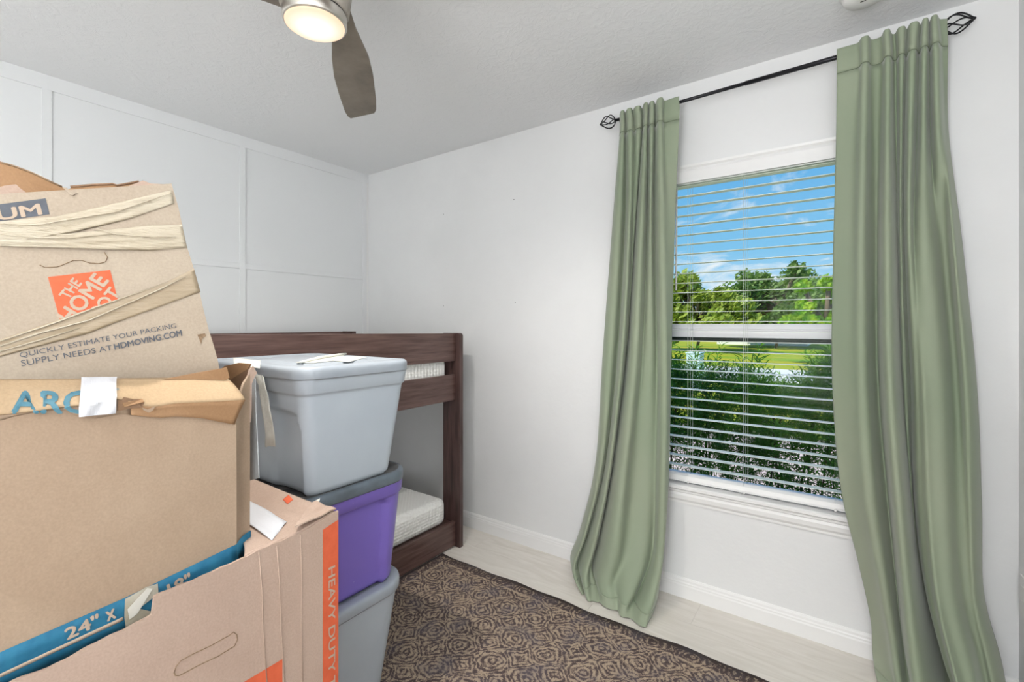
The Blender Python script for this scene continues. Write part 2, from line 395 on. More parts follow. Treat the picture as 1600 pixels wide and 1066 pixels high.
def mk_rug():
    m, nt, b = newmat('geometric_rug_pile'); b.inputs['Roughness'].default_value = .95; b.inputs['Specular IOR Level'].default_value = .1
    L = nt.links.new
    tcn = N(nt, 'ShaderNodeTexCoord')
    wob = N(nt, 'ShaderNodeTexNoise'); wob.inputs['Scale'].default_value = 14; wob.inputs['Detail'].default_value = 3
    L(tcn.outputs['Object'], wob.inputs['Vector'])
    ws = N(nt, 'ShaderNodeVectorMath', operation='SCALE'); ws.inputs['Scale'].default_value = .055
    L(wob.outputs['Color'], ws.inputs[0])
    va = N(nt, 'ShaderNodeVectorMath', operation='ADD'); L(tcn.outputs['Object'], va.inputs[0]); L(ws.outputs[0], va.inputs[1])
    s = N(nt, 'ShaderNodeSeparateXYZ'); L(va.outputs[0], s.inputs[0])
    def mth(op, a, b_=None, c=None):
        k = N(nt, 'ShaderNodeMath', operation=op)
        for i, q in enumerate((a, b_, c)):
            if q is None: continue
            if isinstance(q, (int, float)): k.inputs[i].default_value = q
            else: L(q, k.inputs[i])
        return k.outputs[0]
    P = .155
    def cell(off):
        r = []
        for a in 'XY':
            t = mth('MULTIPLY', s.outputs[a], 1 / P); t = mth('ADD', t, 40 + off); t = mth('FRACT', t); t = mth('SUBTRACT', t, .5); r.append(mth('ABSOLUTE', t))
        return r
    u, v = cell(0); u2, v2 = cell(.5)
    dm = mth('ADD', u, v)                       # diamond distance in the first lattice
    oc = mth('MAXIMUM', mth('MAXIMUM', u2, v2), mth('MULTIPLY', mth('ADD', u2, v2), .72))   # octagons in the second
    isd = mth('LESS_THAN', dm, .5)
    d = mth('ADD', mth('MULTIPLY', dm, isd), mth('MULTIPLY', mth('MULTIPLY', oc, 1.25), mth('SUBTRACT', 1, isd)))
    w = mth('SINE', mth('MULTIPLY', d, 2 * math.pi * 6.5))
    fine = N(nt, 'ShaderNodeTexNoise'); fine.inputs['Scale'].default_value = 230; fine.inputs['Detail'].default_value = 2; L(tcn.outputs['Object'], fine.inputs['Vector'])
    med = N(nt, 'ShaderNodeTexNoise'); med.inputs['Scale'].default_value = 50; med.inputs['Detail'].default_value = 3; L(tcn.outputs['Object'], med.inputs['Vector'])
    w = mth('ADD', w, mth('MULTIPLY', mth('SUBTRACT', fine.outputs['Fac'], .5), 6.5))
    w = mth('ADD', w, mth('MULTIPLY', mth('SUBTRACT', med.outputs['Fac'], .5), 6.5))
    # plain darker border band with a thin tan line along the edge
    bx = N(nt, 'ShaderNodeSeparateXYZ'); L(tcn.outputs['Object'], bx.inputs[0])
    ed = mth('SUBTRACT', RUG_HALF[1], mth('ABSOLUTE', bx.outputs['Y']))
    ed2 = mth('SUBTRACT', RUG_HALF[0], mth('ABSOLUTE', bx.outputs['X']))
    ed = mth('MINIMUM', ed, ed2)
    band = mth('LESS_THAN', ed, .075)
    line = mth('MULTIPLY', mth('GREATER_THAN', ed, .062), band)
    w = mth('SUBTRACT', w, mth('MULTIPLY', band, .8)); w = mth('ADD', w, mth('MULTIPLY', line, 1.8))
    w = mth('SUBTRACT', w, mth('MULTIPLY', mth('LESS_THAN', ed, .014), 2.5))
    fac = mth('ADD', mth('MULTIPLY', w, .42), .5)
    r = N(nt, 'ShaderNodeValToRGB'); L(fac, r.inputs['Fac'])
    r.color_ramp.elements[0].position = .15; r.color_ramp.elements[0].color = lin((88, 77, 76))
    r.color_ramp.elements[1].position = .85; r.color_ramp.elements[1].color = lin((180, 161, 140))
    k = r.color_ramp.elements.new(.5); k.color = lin((136, 119, 110))
    hu = N(nt, 'ShaderNodeTexNoise'); hu.inputs['Scale'].default_value = 9; L(tcn.outputs['Object'], hu.inputs['Vector'])
    hr = N(nt, 'ShaderNodeValToRGB'); hr.color_ramp.elements[0].position = .5; hr.color_ramp.elements[1].position = .68; L(hu.outputs['Fac'], hr.inputs['Fac'])
    hm = mth('MULTIPLY', hr.outputs['Color'], .4)
    x = N(nt, 'ShaderNodeMix', data_type='RGBA'); L(hm, x.inputs['Factor']); L(r.outputs['Color'], x.inputs['A']); x.inputs['B'].default_value = lin((100, 98, 110))
    L(x.outputs['Result'], b.inputs['Base Color'])
    bp = N(nt, 'ShaderNodeBump'); bp.inputs['Strength'].default_value = .6; bp.inputs['Distance'].default_value = .004
    L(fine.outputs['Fac'], bp.inputs['Height']); L(bp.outputs[0], b.inputs['Normal'])
    return m

# ================================================================ room shell
XL, XR, YF, YB, ZC = -2.977, 0.488, 2.29, -3.05, 2.44
T = .14
WX0, WX1, WZ0, WZ1 = -.80, .17, .515, 2.035      # window opening
ws_ = boxes('wall_window', [((XL - T, YF, -.3), (WX0, YF + T, ZC + .1)), ((WX1, YF, -.3), (XR + T, YF + T, ZC + .1)),
                           ((WX0, YF, -.3), (WX1, YF + T, WZ0)), ((WX0, YF, WZ1), (WX1, YF + T, ZC + .1))], M['wall'])
tag(ws_, kind='structure')
wl = box('wall_left', (XL - T, YB - T, -.3), (XL, YF, ZC + .1), M['panel']); tag(wl, kind='structure')
wr = box('wall_right', (XR, YB - T, -.3), (XR + T, YF, ZC + .1), M['wall']); tag(wr, kind='structure')
wb = boxes('wall_back', [((XL, YB - T, -.3), (-2.2, YB, ZC + .1)), ((-1.35, YB - T, -.3), (XR, YB, ZC + .1)), ((-2.2, YB - T, 2.05), (-1.35, YB, ZC + .1))], M['wall']); tag(wb, kind='structure')
ce = box('ceiling', (XL, YB, ZC), (XR, YF, ZC + .1), M['ceiling']); tag(ce, kind='structure')
# door in the wall behind the camera
dr = empty('door_1', (-1.775, YB, 0), kind='structure')
box('door_panel', (-2.195, YB - .09, .005), (-1.355, YB - .05, 2.04), M['trim'], dr, .002)
tube('door_handle', [(-1.43, YB - .05, .95), (-1.43, YB + .0, .95)], .024, M['nickel'], dr, 16)

# floor of individual planks laid parallel to the window wall
fl = empty('floor', ((XL + XR) / 2, .3, -.006), kind='structure')
box('subfloor', (XL, YB, -.03), (XR, YF, -.0065), M['darkgap'], fl)
PW, PL = .19, 1.22
pm = None; rng = random.Random(3)
yy = YF; row = 0
while yy > YB:
    y0 = max(yy - PW, YB); off = [0, .41, .82, .2, .61, 1.0][row % 6]
    x = XL - off
    while x < XR:
        a = max(x, XL); b = min(x + PL, XR)
        if b - a > .02:
            full = abs((b - a) - PL) < 1e-6 and abs(yy - y0 - PW) < 1e-6
            if full and pm:
                o = bpy.data.objects.new('floor_plank', pm); col.objects.link(o); o.parent = fl
                o.location = Vector(((a + b) / 2, (yy + y0) / 2, -.003)) - wloc(fl)
            else:
                o = box('floor_plank', (a + .0004, y0 + .0004, -.006), (b - .0004, yy - .0004, 0), M['floor'], fl)
                if full: pm = o.data
        x += PL
    yy -= PW; row += 1

# battens on the panelled wall
pt = empty('trim_1', (XL, .3, 1.2), kind='structure')
BT = .007
box('top_batten', (XL, YB, 2.372), (XL + BT, YF, ZC), M['panel'], pt, .001)
vys = [(-1.3 + i * .0, 0) for i in range(0)]
for y in (-2.12, -1.245, -.376, .498, 1.352, 2.240):
    box('upright_batten', (XL, y, .115), (XL + BT, y + .034, 2.372), M['panel'], pt, .001)
for z in (.80, 1.634):
    for ya, yb in ((YB, -2.12), (-2.086, -1.245), (-1.211, -.376), (-.342, .498), (.532, 1.352), (1.386, 2.240)):
        box('level_batten', (XL, ya, z), (XL + BT, yb, z + .032), M['panel'], pt, .001)
box('corner_bead', (XL, 2.274, .115), (XL + .004, YF, 2.372), M['trim'], pt, .001)

# baseboards with a moulded top
def baseboard(name, p0, p1, nx, ny):
    prof = [(0, 0), (.014, 0), (.014, .058), (.012, .064), (.012, .070), (.009, .075), (.008, .084), (.004, .091), (0, .093)]
    V = []; F = []
    for p in (p0, p1):
        for d, z in prof: V.append((p[0] + nx * d, p[1] + ny * d, z))
    n = len(prof)
    for i in range(n): F.append((i, (i + 1) % n, n + (i + 1) % n, n + i))
    F.append(tuple(range(n))); F.append(tuple(range(2 * n - 1, n - 1, -1)))
    o = mesh_obj(name, V, F, M['trim']); tag(o, kind='structure'); return o
baseboard('baseboard_window', (XL, YF), (XR, YF), 0, -1)
baseboard('baseboard_left', (XL, YB), (XL, YF - .0145), 1, 0)
baseboard('baseboard_right', (XR, YB), (XR, YF - .0145), -1, 0)

# small nail holes left in the window wall
for i, (px, py) in enumerate([(693, 335), (803, 312), (693, 478), (805, 473)]):
    p = onY(px, py, YF)
    lv, lf = tube_geo([(p.x, YF - .0006, p.z), (p.x, YF + .0006, p.z)], .003, 8)
    o = mesh_obj('nail_hole', lv, lf, M['darkgap'], ws_)

# ================================================================ window
win = empty('window_1', ((WX0 + WX1) / 2, YF + .1, WZ0), kind='structure')
FY0, FY1 = YF + .075, YF + .13
fw = .038
boxes('window_frame', [((WX0, FY0, WZ0), (WX0 + fw, FY1, WZ1)), ((WX1 - fw, FY0, WZ0), (WX1, FY1, WZ1)),
                       ((WX0, FY0, WZ1 - fw - .02), (WX1, FY1, WZ1)), ((WX0, FY0, WZ0), (WX1, FY1, WZ0 + .045))], M['vinyl'], win, .003)
gl = WX0 + fw; gr = WX1 - fw
ls = boxes('lower_sash', [((gl, FY0 + .005, WZ0 + .045), (gl + .022, FY0 + .035, 1.225)), ((gr - .022, FY0 + .005, WZ0 + .045), (gr, FY0 + .035, 1.225))], M['vinyl'], win, .002)
mr_ = boxes('meeting_rail', [((gl, FY0 - .004, 1.236), (gr, FY0 + .03, 1.268)), ((gl, FY0 + .002, 1.268), (gr, FY0 + .03, 1.276)), ((gl, FY0 - .001, 1.276), (gr, FY0 + .04, 1.300))], M['vinyl'], win, .002)
box('sash_dark_rail', (gl, FY0 + .036, 1.2145), (gr, FY0 + .052, 1.238), mat('dark_green_rail', (30, 42, 34), .5), win, .001)  # dark green bar just under the meeting rail
box('upper_pane', (gl, FY0 + .040, 1.300), (gr, FY0 + .044, WZ1 - fw - .02), M['glass'], win)
box('lower_pane', (gl + .02, FY0 + .014, WZ0 + .045), (gr - .02, FY0 + .018, 1.236), M['glass'], win)
# sill with moulded apron
def moulding(name, x0, x1, prof, matr, parent):
    V = []; F = []; n = len(prof)
    for x in (x0, x1):
        for y, z in prof: V.append((x, y, z))
    for i in range(n): F.append((i, (i + 1) % n, n + (i + 1) % n, n + i))
    F.append(tuple(range(n - 1, -1, -1))); F.append(tuple(range(n, 2 * n)))
    return mesh_obj(name, V, F, matr, parent)
moulding('window_sill', WX0 - .05, WX1 + .05, [(FY0, .516), (YF - .028, .516), (YF - .034, .522), (YF - .034, .532), (YF - .028, .538), (FY0, .538)], M['trim'], win)
moulding('sill_apron', WX0 - .04, WX1 + .04, [(YF, .516), (YF - .022, .516), (YF - .022, .505), (YF - .014, .500), (YF - .018, .488), (YF - .016, .470), (YF - .008, .458), (YF - .008, .448), (YF, .446)], M['trim'], win)

# ---------------------------------------------------------------- blind
bl = empty('window_blind', ((WX0 + WX1) / 2, YF + .03, 1.967), 'white two-inch horizontal slat blind hanging open in the window between the green curtains', 'blind')
BX0, BX1 = WX0 + .008, WX1 - .008
SY0, SY1 = YF + .010, YF + .047
val = moulding('valance', WX0 - .012, WX1 + .012, [(YF - .001, 1.968), (YF - .012, 1.968), (YF - .014, 2.02), (YF - .010, 2.032), (YF - .016, 2.040), (YF - .018, 2.050), (YF - .001, 2.050)], M['trim'], bl)
box('headrail', (BX0, SY0 - .002, 1.965), (BX1, SY1, 2.01), M['slat'], bl, .002)
pitch = .0462; z = 1.958; sm = None
while z > .60:
    if sm is None:
        o = mesh_obj('slat', boxv((BX0, SY0, z - .0010), (BX1, SY1, z + .0010)), BOXF, M['slat'], bl, bevel=.0008, bseg=1); sm = o.data
    else:
        o = bpy.data.objects.new('slat', sm); col.objects.link(o); o.parent = bl
        o.location = Vector(((BX0 + BX1) / 2, (SY0 + SY1) / 2, z)) - wloc(bl)
    z -= pitch
moulding('bottom_rail', BX0, BX1, [(SY0 - .002, .546), (SY0 - .004, .556), (SY0 + .002, .572), (SY0 + .016, .580), (SY1 - .01, .582), (SY1, .574), (SY1, .546)], M['trim'], bl)
for x in (-.602, -.362, -.026):
    tubes('ladder_cord', [[(x, SY0 - .0005, .575), (x, SY0 - .0005, 1.97)], [(x + .012, SY1 + .0005, .575), (x + .012, SY1 + .0005, 1.97)], [(x + .006, (SY0 + SY1) / 2, .575), (x + .006, (SY0 + SY1) / 2, 1.97)]], .0007, M['cord'], bl, 5)
    lathe('cord_plug', [(.003, .543), (.006, .545), (.006, .549), (.003, .552)], (x + .002, SY0 - .008), M['white_plastic'], bl, 16)
tube('tilt_wand', [(-.648, YF - .014, 1.955), (-.650, YF - .016, 1.46)], .0045, M['white_plastic'], bl, 10)

# ================================================================ ceiling fan, smoke alarm, outlet
FX, FYc = -1.172, .728
fan = empty('ceiling_fan', (FX, FYc, ZC), 'ceiling fan with grey wood blades and a lit round lamp in a nickel ring', 'fan')
lathe('canopy', [(.075, ZC - .001), (.072, ZC - .035), (.02, ZC - .05)], (FX, FYc), M['nickel'], fan, 48)
tube('downrod', [(FX, FYc, ZC - .04), (FX, FYc, 2.33)], .012, M['nickel'], fan, 16)
lathe('motor_housing', [(.03, 2.345), (.075, 2.335), (.095, 2.31), (.0955, 2.21), (.0885, 2.158), (.085, 2.152)], (FX, FYc), M['housing'], fan, 64)
lathe('shadow_gap', [(.079, 2.154), (.079, 2.144)], (FX, FYc), M['darkgap'], fan, 64)
lathe('lamp_ring', [(.070, 2.1475), (.081, 2.1470), (.0825, 2.144), (.0825, 2.121), (.0805, 2.117), (.0770, 2.116)], (FX, FYc), M['nickel'], fan, 72)
lathe('lamp_lens', [(.0768, 2.118), (.0762, 2.114), (.070, 2.110), (.050, 2.1065), (.02, 2.105)], (FX, FYc), M['lamp'], fan, 64)
ZB = 2.17
hub = Vector((FX, FYc, ZB))
Lpx = [(519, 45), (518.6, 69), (518.6, 94), (522, 120), (529.5, 146), (539, 172.6), (544.5, 181.5), (548, 183)]
Rpx = [(544, 8), (548, 28), (556, 52), (565, 71), (576, 94), (583, 122), (587.6, 159), (587.8, 173), (585, 177)]
tipm = onZ(566, 181, ZB); ax = (tipm - hub).normalized(); pr = Vector((ax.y, -ax.x, 0))
def loc2(p): d = onZ(*p, ZB) - hub; return (d.dot(ax), d.dot(pr))
Ls = sorted(loc2(p) for p in Lpx); Rs = sorted(loc2(p) for p in Rpx)
rt = max(Ls[-1][0], Rs[-1][0])
def blade(ang):
    a2 = Vector((math.cos(ang), math.sin(ang), 0)); p2 = Vector((a2.y, -a2.x, 0))
    n = 34; V = []; F = []
    for i in range(n + 1):
        t = i / n
        r = lerp(.09, 1, t) if False else .02 + (rt - .02) * t
        l = piece(Ls, r); rr = piece(Rs, r)
        if r < max(Ls[0][0], Rs[0][0]): pass
        # slanted tip
        rl = min(r, Ls[-1][0]); rrr = min(r, Rs[-1][0])
        zt = .012 * (1 - t)
        for (q, s, ze) in ((rl, l, -.003), (rrr, rr, .003)):
            V.append(hub + a2 * q + p2 * s + Vector((0, 0, ze + zt - .003))); V.append(hub + a2 * q + p2 * s + Vector((0, 0, ze + zt + .004)))
    for i in range(n):
        a = 4 * i; b = 4 * (i + 1)
        F += [(a, a + 2, b + 2, b), (a + 1, b + 1, b + 3, a + 3), (a, b, b + 1, a + 1), (a + 2, a + 3, b + 3, b + 2)]
    F += [(0, 1, 3, 2), (4 * n, 4 * n + 2, 4 * n + 3, 4 * n + 1)]
    mesh_obj('blade', V, F, M['blade'], fan, bevel=.001, bseg=1)
a0 = math.atan2(ax.y, ax.x)
for k in range(3): blade(a0 + k * 2 * math.pi / 3)
light('fan_lamp_light', 'SPOT', (FX, FYc, 2.098), (0, 0, 0), 48, (1, .95, .88), shadow_soft_size=.02, spot_size=R(172), spot_blend=.6)

sp = onZ(1351, -2, 2.41)
sa = empty('smoke_alarm', (sp.x, sp.y, ZC), 'round white smoke alarm on the ceiling near the window wall', 'smoke alarm')
lathe('base_plate', [(.072, ZC), (.072, ZC - .008), (.066, ZC - .010)], (sp.x, sp.y), M['white_plastic'], sa, 48)
lathe('cover', [(.064, ZC - .009), (.063, ZC - .024), (.056, ZC - .034), (.02, ZC - .038)], (sp.x, sp.y), M['white_plastic'], sa, 48)
box('test_button_slot', (sp.x - .012, sp.y - .004, ZC - .0392), (sp.x + .004, sp.y - .001, ZC - .037), M['darkgap'], sa)

ou = empty('wall_outlet', (XR, 2.20, .40), 'white double socket outlet on the right wall beside the curtain', 'outlet')
box('cover_plate', (XR - .006, 2.165, .335), (XR, 2.255, .468), M['white_plastic'], ou, .002)
for zz in (.377, .426): box('socket', (XR - .009, 2.19, zz - .016), (XR - .005, 2.228, zz + .016), M['white_plastic'], ou, .002)

# ================================================================ curtain rod and curtains
RY, RZ = 2.2, 2.326
def zr(x): return 2.315 + (x + .948) / 1.277 * .023      # the rod hangs slightly out of level
rod = empty('curtain_rod', (-.31, RY, RZ), 'thin black iron curtain rod with twisted cage finials above the window', 'curtain rod')
tube('rod', [(-.93, RY, zr(-.93)), (-.28, RY, zr(-.28))], .0075, M['blackmetal'], rod, 16)
tube('rod_sleeve', [(-.34, RY, zr(-.34)), (.29, RY, zr(.29))], .0092, M['blackmetal'], rod, 16)
for x in (-.90, .25):
    tubes('wall_bracket', [[(x, RY, RZ - .008), (x, RY, RZ - .022), (x, YF - .002, RZ - .03)], [(x, YF - .004, RZ - .06), (x, YF - .004, RZ + .01)]], .005, M['blackmetal'], rod, 8)
def finial(x0, s):
    L = .078; lst = []
    for k in range(6):
        pts = []
        for i in range(13):
            t = i / 12; rad = .0045 + .029 * math.sin(math.pi * min(1, t * 1.0) ** .8); an = k * math.pi / 3 + t * 1.3 * s
            pts.append((x0 + s * L * t, RY + rad * math.cos(an), zr(x0) + rad * math.sin(an)))
        lst.append(pts)
    return tubes('cage_finial', lst, .0027, M['blackmetal'], rod, 6)
finial(-.925, -1); finial(.284, 1)
for x in (-1.004, .363):
    s = 1 if x > 0 else -1
    tube('finial_tip', [(x - s * .006, RY, zr(x)), (x, RY, zr(x)), (x + s * .006, RY, zr(x))], [.004, .0065, .003], M['blackmetal'], rod, 12)

def cr1(p, t):
    """Catmull-Rom through the list p at parameter t in 0..len-1"""
    n = len(p) - 1; i = min(int(t), n - 1); f = t - i
    a = p[max(i - 1, 0)]; b = p[i]; c = p[i + 1]; d = p[min(i + 2, n)]
    return .5 * ((2 * b) + (c - a) * f + (2 * a - 5 * b + 4 * c - d) * f * f + (3 * b - a - 3 * c + d) * f ** 3)
def widen(rows, ridges, k=.48):
    """turn the given ridge columns into broad rounded pleats of two points"""
    out = []
    for z, cells in rows:
        line = []
        for i, c in enumerate(cells):
            if i in ridges:
                p, n_ = cells[i - 1], cells[i + 1]
                line.append((lerp(c[0], p[0], k), lerp(c[1], p[1], .10))); line.append((lerp(c[0], n_[0], k), lerp(c[1], n_[1], .10)))
            else: line.append(c)
        out.append((z, line))
    return out
def flatten(rows):
    """the rod pocket lies in front of the rod"""
    return [(z, [(c[0], 2.118 + (c[1] - 2.145) * .62) for c in cells]) if z > 2.2 else (z, cells) for z, cells in rows]
def curtain(name, rows, label, splits, ncol=5, nrow=9, group=None):
    """rows: list of (z, [(px, depth y), ...]); every point is a real point at its own depth"""
    P = []
    for zrow, cells in rows:
        line = []
        for c in cells:
            px, y = c[0], c[1]; zz = c[2] if len(c) > 2 else zrow
            d = ray(px, 500); x_w = d.x / d.y * y; y = max(y, 1.945); line.append(Vector((x_w, y, zz + (zr(x_w) - 2.325 if zz > 2.2 else 0))))
        P.append(line)
    nc = len(P[0]); nr = len(P)
    root = empty(name, (sum(p.x for p in P[0]) / nc, RY, RZ), label, 'curtain', group)
    U = (nc - 1) * ncol; 
    def fine_row(line): return [cr1(line, i / ncol) for i in range(U + 1)]
    FR = [fine_row(l) for l in P]
    for k, fr in enumerate(FR):
        for it in range(1 if k < 3 else 5):
            fr[1:-1] = [(fr[i - 1] + fr[i] * 2 + fr[i + 1]) / 4 for i in range(1, len(fr) - 1)]
    def patch(pname, r0, r1, thick=.0014):
        V = []; F = []; n = (r1 - r0) * nrow
        for j in range(n + 1):
            t = r0 + j / nrow
            for i in range(U + 1): V.append(cr1([FR[k][i] for k in range(nr)], t))
        for j in range(n):
            for i in range(U):
                a = j * (U + 1) + i; F.append((a, a + U + 1, a + U + 2, a + 1))
        o = mesh_obj(pname, V, F, M['fabric'], root, smooth=True, thick=thick, offs=0)
        return o
    for (pn, a, b, th) in splits: patch(pn, a, b, th)
    # stitch lines
    V = []; F = []
    for t in (splits[0][2],):
        line = [FR[t][i] + Vector((0, -.0016, 0)) for i in range(U + 1)]
        v, f = tube_geo(line, .0011, 5); k = len(V); V += v; F += [tuple(q + k for q in g) for g in f]
    mesh_obj('stitch_line', V, F, mat('dark_sage_thread', (112, 124, 100), .9), root, smooth=True)
    return root

def zat(px, py, y): return onY(px, py, y).z
# left curtain : columns alternate valley / ridge (px, y)
f, b_ = 2.150, 2.245
rowsL = [
 (2.333, [(968.5, 2.235), (972, 2.17), (977, 2.225), (983, 2.165), (989, 2.22), (996, 2.17), (1003.5, 2.24), (1009, 2.155), (1013.5, 2.215), (1018.5, 2.16), (1024, 2.23), (1031, 2.145), (1038.5, 2.215), (1050, 2.212), (1061, 2.212)]),
 (2.315, [(968.5, 2.225), (972, 2.168), (977, 2.22), (983, 2.165), (989, 2.215), (996, 2.172), (1003.5, 2.23), (1009, 2.156), (1013.5, 2.21), (1018.5, 2.16), (1024, 2.225), (1031, 2.145), (1038.5, 2.21), (1050, 2.205), (1061, 2.207)]),
 (2.228, [(968, 2.225), (972, 2.165), (977.5, 2.225), (984, 2.165), (991, 2.222), (998, 2.175), (1004, 2.238), (1008.5, 2.155), (1013, 2.23), (1018, 2.165), (1024, 2.235), (1031, 2.145), (1038, 2.205), (1050, 2.205), (1061.5, 2.207)]),
 (1.80, [(957, 2.22), (966, 2.17), (976.5, 2.235), (983, 2.15), (988, 2.19), (992, 2.20), (994, 2.245), (1002, 2.145), (1011, 2.23), (1016, 2.165), (1022, 2.235), (1032, 2.15), (1042, 2.18), (1050, 2.20), (1055, 2.21)]),
 (1.15, [(942, 2.215), (953, 2.17), (964.5, 2.24), (972, 2.14), (976, 2.18), (978, 2.20), (979, 2.25), (991, 2.13), (1003, 2.20), (1014, 2.19), (1027, 2.235), (1036, 2.16), (1043, 2.17), (1048, 2.20), (1049, 2.215)]),
 (.60, [(931, 2.20), (939, 2.15), (946, 2.22), (952, 2.13), (956, 2.16), (957, 2.18), (957, 2.23), (972, 2.10), (985, 2.16), (1005, 2.19), (1025, 2.22), (1034, 2.15), (1041, 2.16), (1045, 2.19), (1045, 2.21)]),
 (.25, [(908, 2.19), (914, 2.11), (920, 2.19), (930, 2.09), (935, 2.13), (937, 2.15), (937, 2.20), (955, 2.04), (975, 2.10), (1000, 2.12), (1020, 2.19), (1029, 2.12), (1036, 2.13), (1038, 2.16), (1037, 2.20)]),
 (.10, [(892.5, 2.18), (897, 2.08), (904, 2.16), (916, 2.05), (921, 2.09), (924, 2.11), (926, 2.15), (940, 2.02), (962, 2.06), (985, 2.02), (1003, 2.13), (1016, 2.03), (1026, 2.06), (1030, 2.12), (1031, 2.17)]),
 (.045, [(893, 2.16), (900, 2.04), (906, 2.12), (915, 2.01), (922, 2.05), (927, 2.06), (932, 2.08), (945, 2.00), (965, 2.03), (976, 1.99), (990, 2.07), (1008, 1.98), (1018, 2.02), (1025, 2.08), (1028, 2.14)]),
 (.006, [(903, 2.10), (911, 2.015), (914, 2.06), (918, 1.985), (923, 1.99), (929, 2.00), (937, 2.01), (950, 1.985), (966, 2.00), (969, 1.965), (985, 1.98), (1007, 1.95), (1012, 1.99), (1018, 2.04), (1022, 2.10)]),
]
curtain('curtain', flatten(widen(rowsL, (1, 3, 5, 7, 9, 11))), 'narrow sage green curtain left of the window, its hem spread on the pale floor', [('rod_pocket', 0, 2, .0022), ('curtain_panel', 2, 8, .0014), ('bottom_hem', 8, 9, .0024)])
